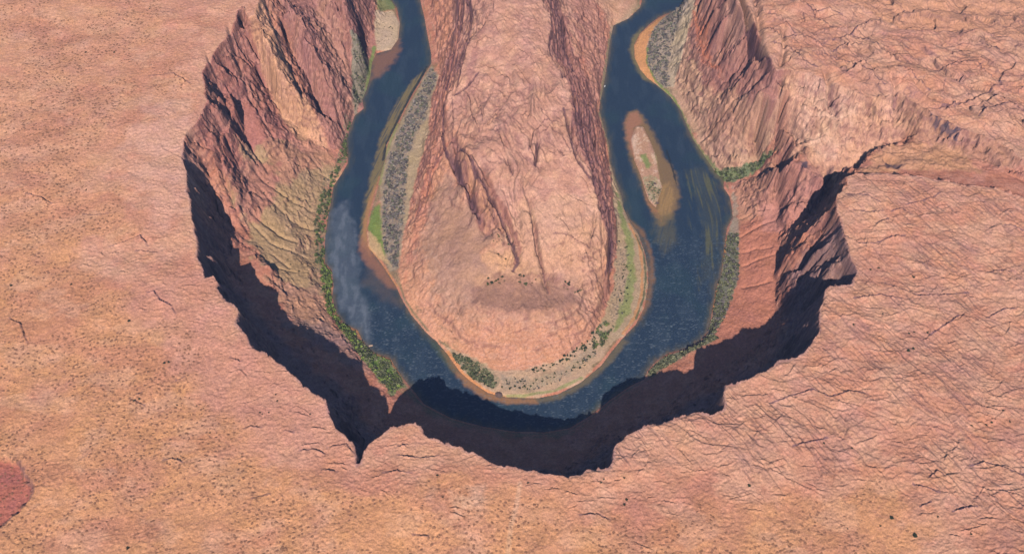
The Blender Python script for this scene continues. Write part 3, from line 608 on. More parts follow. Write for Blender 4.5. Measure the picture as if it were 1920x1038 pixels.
region([(1034,0),(1036,50),(1030,108),(1062,165),(1075,210),(1066,262),(1110,325),(1128,395),(1145,436),(1136,504),(1150,500),(1152,400),(1136,300),(1120,225),(1120,120),(1080,60),(1060,0)], -120, (.33, .15, .125), .85, 7, 10, 25, 90)  # right flank: shade of the side turned from the sun, put into the colour
region([(1120,230),(1128,130),(1140,60),(1110,0),(1080,0),(1075,60),(1100,130)], -250, (.43, .215, .165), .8, 8, 10, 25, 91)
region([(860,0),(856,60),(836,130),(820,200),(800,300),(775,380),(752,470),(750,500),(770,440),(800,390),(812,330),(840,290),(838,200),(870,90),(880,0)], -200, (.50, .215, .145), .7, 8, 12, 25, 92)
region([(815,0),(850,0),(850,60),(830,140),(812,180),(822,100)], -260, (.54, .25, .165), .8, 6, 8, 25, 93)
strip([(850,262),(862,310),(874,339),(890,370),(901,404)], -140, 12, (.31, .135, .105), .85, 5, 18, 601)
strip([(905,340),(926,374),(953,412),(974,450),(966,470)], -140, 9, (.33, .145, .11), .8, 5, 18, 602)
strip([(878,292),(895,320),(915,350)], -110, 5, (.36, .17, .13), .6, 4, 18, 603)
strip([(1002,428),(1007,460),(1018,490),(1031,525)], -160, 5, (.33, .155, .115), .7, 3, 18, 604)
strip([(930,195),(945,235),(952,268)], -70, 10, (.36, .17, .135), .6, 8, 18, 605)
strip([(905,60),(885,110),(880,150),(865,180)], -70, 12, (.34, .16, .13), .55, 10, 18, 606)
strip([(868,0),(862,40),(840,130),(832,170)], -170, 6, (.30, .125, .10), .7, 4, 18, 607)
strip([(806,325),(790,352),(778,385)], -225, 7, (.40, .15, .105), .7, 4, 18, 608)
strip([(838,290),(815,315),(795,345)], -195, 10, (.49, .19, .125), .7, 5, 18, 609)
# upper left wall
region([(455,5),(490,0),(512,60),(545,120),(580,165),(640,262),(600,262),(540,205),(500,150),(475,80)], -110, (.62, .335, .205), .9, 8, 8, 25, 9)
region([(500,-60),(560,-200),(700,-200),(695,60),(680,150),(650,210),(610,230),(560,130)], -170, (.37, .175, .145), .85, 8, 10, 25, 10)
region([(600,0),(640,60),(660,140),(650,180),(620,120),(590,50)], -170, (.50, .27, .19), .5, 8, 14, 25, 11)
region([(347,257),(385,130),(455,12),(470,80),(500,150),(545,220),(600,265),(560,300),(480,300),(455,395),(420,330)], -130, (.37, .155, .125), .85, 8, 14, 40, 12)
region([(470,330),(530,290),(620,280),(615,370),(595,400),(600,540),(560,550),(500,520),(470,470),(455,410)], -255, (.385, .262, .15), .85, 12, 24, 40, 13)
region([(500,300),(560,265),(640,262),(640,290),(600,300),(560,330),(530,360)], -250, (.47, .205, .15), .6, 12, 20, 30, 14)
region([(430,340),(480,300),(520,290),(510,350),(480,400),(462,405)], -180, (.43, .175, .14), .7, 8, 12, 30, 15)
region([(508,545),(590,528),(615,580),(625,620),(590,635),(545,600)], -250, (.45, .25, .165), .8, 8, 14, 30, 16)
region([(530,620),(600,600),(650,620),(690,690),(660,690)], -262, (.30, .19, .165), .7, 12, 16, 30, 17)
# right talus and benches
region([(1380,350),(1440,330),(1500,345),(1500,460),(1470,560),(1440,660),(1300,720),(1340,620),(1385,520),(1385,430)], -262, (.46, .19, .13), .9, 8, 12, 40, 18)
region([(1375,345),(1440,335),(1460,360),(1440,410),(1390,410)], -275, (.50, .27, .185), .7, 12, 14, 40, 19)
region([(1255,40),(1296,50),(1320,140),(1360,165),(1400,230),(1440,300),(1400,325),(1345,322),(1300,250),(1250,170),(1260,100)], -283, (.49, .30, .205), .9, 8, 12, 40, 20)
region([(1310,165),(1370,165),(1395,200),(1330,205)], -270, (.48, .22, .15), .6, 12, 14, 40, 21)
region([(1320,215),(1390,205),(1440,290),(1400,300),(1350,270)], -262, (.50, .255, .175), .6, 12, 14, 40, 22)
region([(1296,20),(1390,0),(1422,50),(1450,110),(1462,190),(1440,240),(1400,220),(1370,160),(1330,140),(1300,70)], -160, (.32, .145, .12), .85, 6, 14, 30, 23)
region([(1350,40),(1372,30),(1395,90),(1375,110),(1360,80)], -120, (.48, .26, .195), .7, 6, 10, 20, 24)
region([(1290,40),(1305,50),(1325,130),(1345,170),(1310,130)], -240, (.48, .17, .10), .8, 6, 8, 20, 25)
region([(1460,170),(1530,150),(1660,195),(1720,250),(1680,265),(1600,295),(1555,322),(1500,262)], -80, (.63, .35, .235), .9, 12, 16, 30, 26)
region([(1480,180),(1520,175),(1600,230),(1560,290),(1510,250)], -80, (.66, .42, .31), .5, 16, 20, 30, 27)
region([(1690,215),(1740,215),(1800,250),(1920,310),(1920,345),(1800,300),(1710,262)], -50, (.42, .22, .15), .85, 8, 14, 25, 28)
region([(1610,325),(1660,268),(1740,275),(1800,300),(1830,340),(1700,326)], -58, (.53, .28, .165), .8, 8, 12, 25, 29)
region([(1440,315),(1480,302),(1560,335),(1540,370),(1480,380),(1450,370)], -130, (.45, .21, .17), .8, 8, 10, 25, 30)
bench = poly_mask([(1446,150),(1525,145),(1660,190),(1740,215),(1860,262),(1930,300),(1930,350),(1800,300),(1690,270),(1600,310),(1555,325),(1480,270)], -70, 10)
lay(bench * wall * ss(-.05, .45, fbm(X / 26, Y / 40, 4, 141)) * .55, (.45, .225, .16)); lay(bench * wall * ss(.15, .5, fbm(X / 10, Y / 30, 4, 142)) * .45, (.30, .15, .12))
strip([(1535,148),(1545,170),(1560,200),(1568,215)], -50, 6, (.24, .12, .11), .8, 4, 14, 610); strip([(1657,163),(1667,185),(1672,215)], -50, 6, (.24, .12, .11), .8, 4, 14, 611)
strip([(1610,195),(1625,225)], -60, 7, (.34, .17, .13), .7, 4, 14, 612); strip([(1690,180),(1725,208),(1742,222)], -50, 7, (.22, .11, .10), .8, 4, 14, 613)
strip([(1700,205),(1760,235),(1830,275),(1920,320)], -45, 10, (.33, .16, .12), .6, 10, 14, 614)
# dark pits on the bench
pk = noise(X / 11 , Y / 9, 140)
region([(1725,228),(1755,235),(1790,262),(1785,285),(1760,268),(1735,252)], -55, (.10, .07, .085), 1., 3, 2, 20, 31, ss(-.05, .05, pk + .08))
for q, zq in (([(1503,298),(1515,300),(1517,313),(1505,312)], -105), ([(1552,313),(1564,312),(1561,326),(1553,325)], -115), ([(1655,300),(1672,308),(1690,320),(1660,322)], -66), ([(1442,312),(1464,309),(1462,325),(1443,330)], -200)):
    region(q, zq, (.085, .06, .075), .9, 3, 3, 10, 32)
region([(1560,-20),(1620,12),(1671,40),(1698,55),(1771,58),(1871,64),(1930,86),(2050,110),(2050,-260),(1560,-260)], 0, (.54, .275, .175), .7, 8, 14, 60, 33)
lay(plateau * red_flat, (.43, .155, .112)); lay(plateau * red_flat * ss(.0, .4, n2), (.36, .13, .10)); strip([(34,866),(50,898),(64,920),(45,947),(0,988)], 0, 6, (.17, .09, .08), .75, 4, 12, 703)
region([(1190,820),(1300,800),(1400,790),(1420,850),(1300,880),(1180,880)], 0, (.60, .34, .23), .35, 30, 40, 60, 34)
region([(240,250),(330,170),(350,250),(345,300),(360,400),(310,420),(270,330)], 0, (.62, .36, .27), .55, 30, 40, 60, 35)
region([(380,520),(440,600),(620,760),(680,880),(500,860),(330,700),(230,560),(300,480)], 0, (.53, .26, .19), .6, 30, 50, 90, 36)
region([(850,880),(1100,900),(1130,960),(960,1000),(860,940)], 0, (.57, .275, .165), .5, 30, 40, 60, 37)
region([(850,925),(905,918),(915,940),(860,965)], 0, (.62, .38, .27), .6, 12, 16, 30, 38)
for q in ([(975,905),(968,950),(958,985),(952,1038)], ): 
    P, _ = UP(q, 0); d, _, _ = seg_field(densify(P, 12), 30); lay(ss(7, 2, d) * .5, (.66, .40, .27))
lay(wall * sc_ * ss(.55, 1, cA) * .35, (.27, .12, .10)); lay(wall * sc_ * ss(.45, 0, cA) * .3, (.56, .30, .22)); lay(wall * sc_ * ss(.07, .0, eA) * .4, (.14, .07, .07))
lay(blocky * ss(.05, .0, eC) * .45, (.20, .11, .10)); lay(blocky * (cC - .5) * .5, PALE); lay(blocky * (.5 - cC) * .5, (.40, .19, .15))
region([(330,290),(350,290),(400,480),(470,560),(640,700),(700,790),(850,800),(1000,830),(1100,820),(1250,740),(1480,620),(1500,470),(1620,480),(1620,540),(1560,700),(1400,820),(1200,950),(1000,980),(700,960),(400,700),(330,450)], -120, (.22, .145, .14), .75, 20, 20, 60, 95)  # near wall and floor darkened in the rock colour to deepen their shade
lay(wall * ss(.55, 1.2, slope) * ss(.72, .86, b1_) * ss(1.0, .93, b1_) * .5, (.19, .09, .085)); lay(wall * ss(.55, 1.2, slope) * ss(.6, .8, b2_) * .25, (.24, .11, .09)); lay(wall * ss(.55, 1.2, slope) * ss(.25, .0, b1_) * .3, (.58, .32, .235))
lay(mid * ss(.14, .02, crs) * .5, (.25, .12, .105)); lay(slick * up_right * plateau * ss(.05, .0, eD) * .55, (.17, .095, .10))
streaks()
for p_, w_ in CRK: strip(p_, -100, w_ * 1.3, (.17, .085, .085), .6, .8, 12, 700)
for p_, z_, w_ in BL: strip(p_, z_, w_ * (1.5 if w_ > 2.7 else 1.05), (.13, .065, .07), .85 if w_ > 2.7 else .6, 1.5, 10, 701)
for L in LED: strip(L, 0, 3.4 if L[0][1] < 240 else 2.6, (.16, .09, .10), .3 * (L[0][0] > 1390) + .5, 1.8, 9, 702)  # painted dark lines that strengthen the shade of the ledge drops
# riverbanks
bank = ss(34, 12, wsd + 8 * n2) * ss(0, 3, wsd + 1) * wall * ss(.5, .25, slope)
lay(bank * .75, (.25, .19, .115))
lay(bank * spk * .6, (.10, .105, .055))
region([(705,30),(735,20),(750,45),(747,75),(733,93),(706,95),(703,60)], BED, (.50, .36, .25), .95, 4, 3, 20, 40)
region([(700,-60),(735,-40),(742,15),(708,30)], BED, (.17, .20, .085), .85, 5, 5, 20, 41)
strip([(703,90),(695,118),(690,150),(683,180)], BED, 7, (.17, .23, .075), .8, 3, 18, 42)
region([(668,120),(690,115),(683,175),(665,215),(660,170)], -290, (.21, .20, .145), .8, 4, 5, 20, 43)
# grey salt-bush band on the inner left bank
region([(809,120),(824,150),(810,185),(806,225),(795,260),(783,310),(772,370),(764,412),(755,450),(748,505),(733,508),(718,480),(712,440),(714,350),(724,290),(744,245),(772,190)], BED, (.36, .27, .18), .9, 4, 5, 20, 144)
region([(1222,58),(1250,28),(1292,26),(1294,60),(1280,110),(1262,165),(1235,164),(1212,125),(1212,92)], BED, (.42, .32, .225), .9, 4, 5, 14, 173)
region([(809,125),(822,150),(806,185),(800,225),(782,250),(766,290),(762,340),(758,400),(752,450),(745,505),(733,505),(720,470),(716,430),(718,350),(728,290),(748,245),(775,190)], BED, (.20, .16, .145), .85, 6, 9, 16, 44, .45 + .55 * spk2)
region([(800,225),(806,250),(795,290),(783,320),(770,380),(762,420),(757,430),(764,380),(766,300),(785,250)], -293, (.42, .30, .19), .9, 4, 5, 20, 45)
strip([(745,232),(722,290),(712,345)], BED, 6, (.28, .27, .12), .8, 2, 14, 46)
region([(697,395),(712,380),(716,440),(722,480),(712,470),(690,430)], BED, (.16, .22, .06), .9, 4, 4, 14, 47)
region([(688,432),(706,445),(722,480),(735,500),(712,484),(692,465)], BED, (.52, .34, .19), .8, 3, 3, 14, 48)
strip([(690,462),(722,503),(744,536)], BED, 4, (.40, .20, .08), .7, 2, 14, 49)
# left outer bank
strip([(655,225),(640,290),(612,350),(600,400),(598,450),(600,500),(612,560)], -290, 15, (.13, .14, .085), .75, 6, 18, 50, spk)
strip([(612,520),(615,560),(632,600),(660,640)], -292, 14, (.13, .17, .05), .9, 5, 18, 51, spk)
region([(650,630),(690,640),(730,675),(750,700),(758,725),(735,745),(715,720),(680,680)], -291, (.19, .21, .10), .9, 5, 8, 18, 52)
region([(680,660),(725,672),(745,705),(715,700)], -293, (.17, .25, .06), .85, 5, 6, 18, 53)
strip([(645,608),(672,622),(681,640),(700,662),(733,675),(748,698)], -297, 4.5, (.48, .24, .12), .9, 2, 14, 54)
strip([(609,490),(612,440),(622,370),(645,322)], -297, 4, (.40, .22, .10), .7, 2, 14, 55)
# point bar
region([(836,650),(880,668),(930,697),(980,696),(1046,678),(1100,645),(1130,600),(1150,640),(1090,717),(1006,746),(915,736),(861,695)], BED, (.48, .315, .215), .95, 3, 5, 20, 56)
region([(845,660),(900,680),(940,712),(930,730),(880,705)], BED, (.19, .18, .115), .8, 4, 6, 20, 57, .4 + .6 * spk)
region([(940,705),(1000,712),(1060,690),(1110,650),(1120,668),(1050,712),(990,735),(945,730)], BED, (.28, .23, .17), .75, 5, 6, 20, 58, .4 + .6 * spk)
strip([(932,742),(980,741),(1040,732),(1090,708)], BED, 5, (.25, .26, .11), .7, 2, 20, 59)
strip([(839,660),(861,693),(883,713),(915,735),(945,744)], BED, 8, (.55, .245, .12), .95, 2.5, 20, 60)
# inner right bank
region([(1143,310),(1158,345),(1172,395),(1200,440),(1214,500),(1214,540),(1205,580),(1165,630),(1120,660),(1130,600),(1150,540),(1155,450),(1150,400)], BED, (.40, .28, .185), .95, 3, 5, 20, 61)
region([(1156,360),(1168,400),(1186,450),(1192,520),(1180,590),(1150,625),(1160,580),(1178,520),(1172,450),(1158,400)], BED, (.21, .24, .085), .75, 4, 5, 20, 62)
strip([(1180,420),(1198,455),(1205,505),(1203,550),(1190,595),(1168,625)], BED, 5, (.50, .24, .12), .8, 2, 20, 63)
strip([(1192,440),(1207,475),(1211,520),(1206,560),(1192,598)], BED, 3, (.09, .10, .05), .8, 1.5, 20, 64)
region([(1148,450),(1175,470),(1182,520),(1165,590),(1140,600),(1150,540)], BED, (.12, .10, .08), .65, 4, 5, 20, 65, spk2)
strip([(1125,210),(1140,260),(1148,310),(1160,350),(1170,385)], BED, 8, (.22, .20, .12), .8, 3, 20, 66)
strip([(1200,10),(1175,33),(1148,50),(1141,90),(1133,140),(1126,190)], BED, 6, (.20, .18, .11), .8, 3, 20, 67)
region([(1080,0),(1150,-60),(1200,0),(1175,32),(1148,48),(1130,20)], -270, (.50, .31, .215), .6, 10, 10, 30, 68)
# island
lay(ss(2, -2, isl_sd + 2 * n2), (.47, .27, .185)); lay(ss(1, -5, isl_sd) * ss(0, .4, n2 + .6 * n3) * .6, (.60, .43, .33))
region([(1200,290),(1212,290),(1222,310),(1212,318)], BED, (.17, .23, .08), .8, 4, 4, 14, 69)
region([(1206,330),(1230,330),(1240,352),(1232,385),(1218,375)], BED, (.24, .23, .12), .8, 4, 4, 14, 70, .4 + .6 * spk)
strip([(1222,262),(1233,300),(1241,345)], BED, 4, (.26, .22, .10), .7, 2, 14, 71)
# right outer bank
region([(1189,85),(1200,63),(1235,35),(1250,30),(1225,55),(1212,90),(1213,120),(1235,160),(1210,142),(1190,112)], BED, (.60, .29, .14), .95, 3, 3, 14, 72)
region([(1222,62),(1250,32),(1290,30),(1290,42),(1268,72),(1257,100),(1252,130),(1256,165),(1235,160),(1214,125),(1212,95)], BED, (.22, .18, .16), .85, 5, 8, 14, 73, .45 + .55 * spk2)
region([(1240,60),(1262,60),(1250,100),(1245,120),(1235,100)], BED, (.40, .31, .22), .5, 4, 8, 14, 74, spk2)
strip([(1214,90),(1213,118),(1228,150),(1262,182),(1280,212)], BED, 4, (.16, .21, .06), .85, 2, 14, 75)
strip([(1235,162),(1276,206),(1300,262),(1330,302),(1350,325)], BED, 7, (.15, .18, .075), .8, 3, 14, 76)
region([(1320,300),(1345,318),(1380,328),(1425,322),(1440,330),(1400,342),(1365,342),(1345,325)], -292, (.14, .18, .095), .9, 4, 5, 14, 77)
region([(1372,350),(1382,380),(1385,440),(1365,440),(1374,400)], BED, (.36, .29, .22), .7, 4, 5, 14, 78)
region([(1366,435),(1384,440),(1384,520),(1372,560),(1345,620),(1320,650),(1333,600),(1345,540),(1357,480)], -294, (.165, .17, .12), .9, 4, 4, 14, 79)
region([(1330,625),(1345,640),(1290,665),(1220,705),(1212,700),(1240,670),(1300,650)], -294, (.20, .20, .125), .9, 4, 4, 14, 80)
strip([(1361,450),(1356,490),(1345,530),(1337,580)], -297, 4, (.48, .23, .10), .85, 2, 14, 81)
# fine tonal variation proper to the rock
C *= (1 + .13 * n3 + .10 * n2)[..., None]
C *= (1 + .16 * fbm(X / 4.5, Y / 4.5, 2, 130))[..., None]
g_ = C.mean(-1, keepdims=True); C += (C - g_) * .13
C[..., 2] *= (1 + .08 * fbm(X / 50, Y / 50, 3, 131)); C = np.clip(C, .02, .85)

# ------------------------------------------------------------------ materials
def mat(name, col=None, attr=None, rough=.95, spec=.15, nscale=.35, namt=.35, bump=.0, bscale=.5):
    m = bpy.data.materials.new(name); m.use_nodes = True; n = m.node_tree.nodes; l = m.node_tree.links
    b = n['Principled BSDF']; b.inputs['Roughness'].default_value = rough; b.inputs['Specular IOR Level'].default_value = spec
    tc = n.new('ShaderNodeTexCoord')
    nz = n.new('ShaderNodeTexNoise'); nz.inputs['Scale'].default_value = nscale; nz.inputs['Detail'].default_value = 5; nz.inputs['Roughness'].default_value = .65
    l.new(tc.outputs['Object'], nz.inputs['Vector'])
    mr = n.new('ShaderNodeMapRange'); mr.inputs['From Min'].default_value = .3; mr.inputs['From Max'].default_value = .7
    mr.inputs['To Min'].default_value = 1 - namt; mr.inputs['To Max'].default_value = 1 + namt; l.new(nz.outputs['Fac'], mr.inputs['Value'])
    vm = n.new('ShaderNodeVectorMath'); vm.operation = 'SCALE'
    if attr:
        a = n.new('ShaderNodeAttribute'); a.attribute_name = attr; l.new(a.outputs['Color'], vm.inputs[0])
    else: vm.inputs[0].default_value = col
    l.new(mr.outputs['Result'], vm.inputs['Scale']); l.new(vm.outputs['Vector'], b.inputs['Base Color'])
    if bump:
        nb = n.new('ShaderNodeTexNoise'); nb.inputs['Scale'].default_value = bscale; nb.inputs['Detail'].default_value = 6; nb.inputs['Roughness'].default_value = .7
        l.new(tc.outputs['Object'], nb.inputs['Vector'])
        bp = n.new('ShaderNodeBump'); bp.inputs['Strength'].default_value = 1; bp.inputs['Distance'].default_value = bump
        l.new(nb.outputs['Fac'], bp.inputs['Height']); l.new(bp.outputs['Normal'], b.inputs['Normal'])
    return m
M_land = mat("sandstone", attr="tint", namt=.24, nscale=.40, bump=2.6, bscale=.16)
def land_extras(m):
    n = m.node_tree.nodes; l = m.node_tree.links; b = n['Principled BSDF']
    tc = [x for x in n if x.type == 'TEX_COORD'][0]; bp = [x for x in n if x.type == 'BUMP'][0]; hsrc = bp.inputs['Height'].links[0].from_socket
    csrc = b.inputs['Base Color'].links[0].from_socket
    def math_(op, a, c, clamp=False):
        q = n.new('ShaderNodeMath'); q.operation = op; q.use_clamp = clamp
        for k, v in enumerate((a, c)):
            if isinstance(v, (int, float)): q.inputs[k].default_value = v
            else: l.new(v, q.inputs[k])
        return q.outputs[0]
    def attr(nm):
        a = n.new('ShaderNodeAttribute'); a.attribute_name = nm; return a.outputs['Fac']
    def rng_(v, a, c, d, e):
        r = n.new('ShaderNodeMapRange'); r.interpolation_type = 'SMOOTHSTEP'; l.new(v, r.inputs['Value'])
        for nm, x in zip(('From Min', 'From Max', 'To Min', 'To Max'), (a, c, d, e)): r.inputs[nm].default_value = x
        return r.outputs['Result']
    def stretched(ang, sx, sy, seed):
        mp = n.new('ShaderNodeMapping'); mp.vector_type = 'TEXTURE'; mp.inputs['Rotation'].default_value = (0, 0, math.radians(ang)); mp.inputs['Scale'].default_value = (sx, sy, 40); mp.inputs['Location'].default_value = (seed, seed, 0)
        l.new(tc.outputs['Object'], mp.inputs['Vector']); z = n.new('ShaderNodeTexNoise'); z.inputs['Scale'].default_value = 1; z.inputs['Detail'].default_value = 3; z.inputs['Distortion'].default_value = .25
        l.new(mp.outputs['Vector'], z.inputs['Vector']); return z.outputs['Fac']
    # joints of the slickrock, darkened for shadow and dirt in the cracks
    j1 = rng_(stretched(-56, 75, 7, 3), .56, .66, 0, 1); j2 = rng_(stretched(-52, 40, 3.6, 9), .60, .70, 0, 1); j3 = rng_(stretched(-12, 60, 6, 17), .60, .68, 0, 1)
    j = math_('MULTIPLY', math_('MAXIMUM', math_('MAXIMUM', j1, math_('MULTIPLY', j2, .7)), j3), attr('slick'))
    # brush mounds of the sandy flats
    v = n.new('ShaderNodeTexVoronoi'); v.inputs['Scale'].default_value = .105; l.new(tc.outputs['Object'], v.inputs['Vector'])
    nz = n.new('ShaderNodeTexNoise'); nz.inputs['Scale'].default_value = .3; l.new(tc.outputs['Object'], nz.inputs['Vector'])
    vd = math_('ADD', v.outputs['Distance'], math_('MULTIPLY', nz.outputs['Fac'], .55))
    d = math_('MULTIPLY', rng_(vd, .48, .62, 1, 0), attr('sandy'))
    mx = n.new('ShaderNodeMix'); mx.data_type = 'RGBA'; l.new(math_('MULTIPLY', j, .50), mx.inputs['Factor']); l.new(csrc, mx.inputs['A']); mx.inputs['B'].default_value = (.15, .085, .08, 1)
    m2 = n.new('ShaderNodeMix'); m2.data_type = 'RGBA'; l.new(math_('MULTIPLY', d, .85), m2.inputs['Factor']); l.new(mx.outputs['Result'], m2.inputs['A']); m2.inputs['B'].default_value = (.27, .125, .07, 1)
    l.new(m2.outputs['Result'], b.inputs['Base Color'])
    h = math_('SUBTRACT', math_('ADD', hsrc, math_('MULTIPLY', d, .35)), math_('MULTIPLY', j, .55)); l.new(h, bp.inputs['Height'])
land_extras(M_land)

# ------------------------------------------------------------------ meshes cut out of the land sheet
EXT = 20
def stretch(a):
    d = 6 * 1.55 ** np.arange(EXT); lo = a[0] - np.cumsum(d)[::-1]; hi = a[-1] + np.cumsum(d)
    return np.concatenate([lo, a, hi])
XS, YS = stretch(xs), stretch(ys); NX2, NY2 = len(XS), len(YS)
pad = lambda a: np.pad(a, ((EXT, EXT), (EXT, EXT)) + ((0, 0),) * (a.ndim - 2), mode='edge')
Hp = pad(H); Cp = pad(C)
slk = slick * ss(-.35, .35, fbm(X / 130, Y / 130, 3, 190)) + .35 * topb
SLp = pad(np.clip(slk, 0, 1)); SAp = pad(np.clip(sandy_poly * plateau * ss(-.5, .05, fbm(X / 120, Y / 120, 3, 64) + .12), 0, 1) * ss(-5, -25, sd))
Xp, Yp = np.meshgrid(XS, YS)
gyp, gxp = np.gradient(Hp, YS, XS)
NRM = np.stack([-gxp, -gyp, np.ones_like(gxp)], -1); NRM /= np.linalg.norm(NRM, axis=-1, keepdims=True)
def kindmask():
    k = np.zeros((NY, NX), np.int8)                      # 0 plateau
    k[sd > 0] = 1                                        # 1 canyon walls
    k[butte_region] = 2                                  # 2 butte
    low = (wsd < 45) & (H < -284) & (blur(slope, 4) < .33)
    k[low] = 3                                           # 3 river banks
    k[isl_sd < 8] = 4                                    # 4 island
    k[(wsd < -9)] = 5                                    # 5 river bed, under water
    return k
K = pad(kindmask())
def sheet(name, fm, zarr, tint, material, nrm=None):
    """fm: face mask (NY2-1, NX2-1)"""
    vid = np.full((NY2, NX2), -1, np.int64); used = np.zeros((NY2, NX2), bool)
    used[:-1, :-1] |= fm; used[1:, :-1] |= fm; used[:-1, 1:] |= fm; used[1:, 1:] |= fm
    n = used.sum(); vid[used] = np.arange(n)
    co = np.stack([Xp[used], Yp[used], zarr[used]], 1).astype(np.float32)
    j, i = np.nonzero(fm)
    q = np.stack([vid[j, i], vid[j, i + 1], vid[j + 1, i + 1], vid[j + 1, i]], 1).astype(np.int32)
    me = bpy.data.meshes.new(name); me.vertices.add(n); me.vertices.foreach_set('co', co.ravel())
    me.loops.add(q.size); me.loops.foreach_set('vertex_index', q.ravel())
    me.polygons.add(len(q)); me.polygons.foreach_set('loop_start', np.arange(0, q.size, 4, dtype=np.int32))
    me.polygons.foreach_set('use_smooth', np.ones(len(q), bool))
    me.update(calc_edges=True)
    if tint is not None:
        at = me.attributes.new('tint', 'FLOAT_COLOR', 'POINT'); c = np.ones((n, 4), np.float32); c[:, :3] = tint[used]; at.data.foreach_set('color', c.ravel())
    if tint is not None and tint is Cp:
        for nm, src in (('slick', SLp), ('sandy', SAp)):
            at = me.attributes.new(nm, 'FLOAT', 'POINT'); at.data.foreach_set('value', src[used].astype(np.float32))
    if nrm is not None: me.normals_split_custom_set_from_vertices(nrm[used].tolist())
    me.materials.append(material); o = bpy.data.objects.new(name, me); S.collection.objects.link(o); o['kind'] = 'structure'
    return o
Kf = K[:-1, :-1]
plateau_o = sheet('desert_plateau', Kf == 0, Hp, Cp, M_land, NRM)
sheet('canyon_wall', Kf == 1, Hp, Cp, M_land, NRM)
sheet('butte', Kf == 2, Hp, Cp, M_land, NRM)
sheet('riverbank', Kf == 3, Hp, Cp, M_land, NRM)
sheet('sand_island', Kf == 4, Hp, Cp, M_land, NRM)
sheet('riverbed', Kf == 5, Hp, Cp, M_land, NRM)

# ------------------------------------------------------------------ river
WC = np.zeros((NY, NX, 3), np.float32); C = WC
DEEP = (.023, .039, .064)
lay(np.ones_like(X), DEEP)
cur = fbm(X / 30, Y / 90, 4, 160)
lay(ss(-.1, .6, cur) * .4, (.042, .062, .088)); lay(ss(.0, .6, fbm(X / 120, Y / 120, 3, 161)) * .4, (.028, .058, .070))
sh = fbm(X / 12, Y / 40, 3, 162)
lay(ss(-24, -3, wsd + 8 * sh) * .38, (.10, .085, .045)); lay(ss(-9, -1, wsd + 5 * sh) * .35, (.22, .13, .07))
def wreg(pts, col, k, feather, rough=8, sc=20, seed=0, dens=None):
    b, m = boxed_mask(pts, WATER, feather, rough, sc, seed); m = m * k
    if dens is not None: m = m * dens[b]
    lay_in(b, m, col)
wreg([(700,105),(730,96),(748,75),(752,95),(735,120),(710,145),(697,150)], (.26, .12, .07), .75, 14, 8)
streak = ss(-.35, .25, noise((X - .30 * Y) / 5, (Y) / 70, 165) + .15)
wreg([(800,128),(775,150),(745,190),(715,250),(700,310),(685,370),(676,420),(675,455),(690,465),(688,428),(695,395),(708,349),(723,301),(727,271),(752,222),(776,176)], (.22, .155, .065), .85, 7, 5, 20, 1, .35 + .65 * streak)
wreg([(712,330),(695,365),(682,410),(678,460),(695,480),(690,440),(697,395),(708,349)], (.40, .19, .08), .85, 4, 4, 20, 2)
wreg([(676,440),(690,463),(722,504),(744,540),(728,540),(690,500),(672,470)], (.30, .13, .075), .8, 8, 5, 20, 3)
wreg([(690,500),(740,545),(755,580),(720,560),(680,530)], (.12, .085, .07), .5, 20, 12, 30, 4)
strip([(800,126),(774,172),(750,216),(725,268),(718,300)], WATER, 5, (.015, .022, .03), .8, 1.5, 14, 500)
# shoal around the island and its tail
wreg([(1170,232),(1178,210),(1195,207),(1212,228),(1228,255),(1243,290),(1258,310),(1268,330),(1274,370),(1264,405),(1240,424),(1225,404),(1205,350),(1180,290)], (.23, .135, .06), .85, 10, 6, 20, 6)
wreg([(1172,232),(1180,212),(1195,210),(1206,232),(1190,240),(1184,262),(1192,301),(1185,290),(1176,262)], (.36, .155, .09), .8, 7, 5, 20, 7)
wreg([(1240,350),(1255,340),(1266,370),(1258,400),(1240,408),(1234,395)], (.33, .19, .075), .85, 7, 5, 14, 8, .4 + .6 * streak)
wreg([(1205,352),(1218,380),(1234,395),(1240,415),(1228,405),(1210,375)], (.33, .15, .07), .7, 5, 4, 14, 9)
strip([(1250,282),(1262,320),(1268,345)], WATER, 4, (.02, .025, .03), .8, 2, 14, 502)
wreg([(1225,400),(1265,400),(1270,450),(1245,480),(1225,440)], (.13, .11, .06), .5, 14, 10, 20, 10, .5 + .5 * streak)
# weed streaks in the right arm
st2 = ss(.0, .4, noise((X + 6 * np.sin(Y / 60)) / 6, Y / 110, 170))
wreg([(1285,320),(1320,310),(1350,370),(1352,420),(1340,470),(1335,520),(1310,540),(1315,480),(1322,430),(1312,390)], (.115, .105, .05), .75, 12, 10, 30, 11, .25 + .75 * st2)
wreg([(1290,340),(1300,340),(1300,430),(1292,420)], (.10, .10, .055), .6, 6, 5, 30, 12, st2)
wreg([(1345,300),(1357,335),(1360,352),(1340,330),(1320,300),(1300,268)], (.14, .12, .06), .5, 6, 5, 20, 13)
wreg([(1190,120),(1180,95),(1186,70),(1205,50),(1200,70),(1190,100),(1202,130),(1225,155),(1205,150)], (.20, .15, .065), .85, 8, 5, 20, 14)
wreg([(1195,560),(1212,560),(1220,500),(1214,460),(1198,435),(1180,412),(1205,430),(1222,470),(1228,520),(1218,570),(1195,610)], (.24, .12, .06), .75, 7, 4, 20, 15)
wreg([(835,655),(861,693),(883,713),(915,736),(950,746),(1006,748),(1010,756),(945,756),(905,746),(870,720),(845,690),(825,655)], (.34, .16, .07), .8, 6, 4, 20, 16)
wreg([(1006,746),(1047,738),(1088,717),(1128,684),(1144,662),(1166,635),(1178,640),(1150,675),(1100,722),(1050,748),(1010,756)], (.17, .125, .07), .7, 6, 4, 20, 17)
wreg([(820,641),(840,663),(861,697),(850,700),(825,670),(805,640)], (.07, .085, .05), .6, 8, 4, 20, 18)
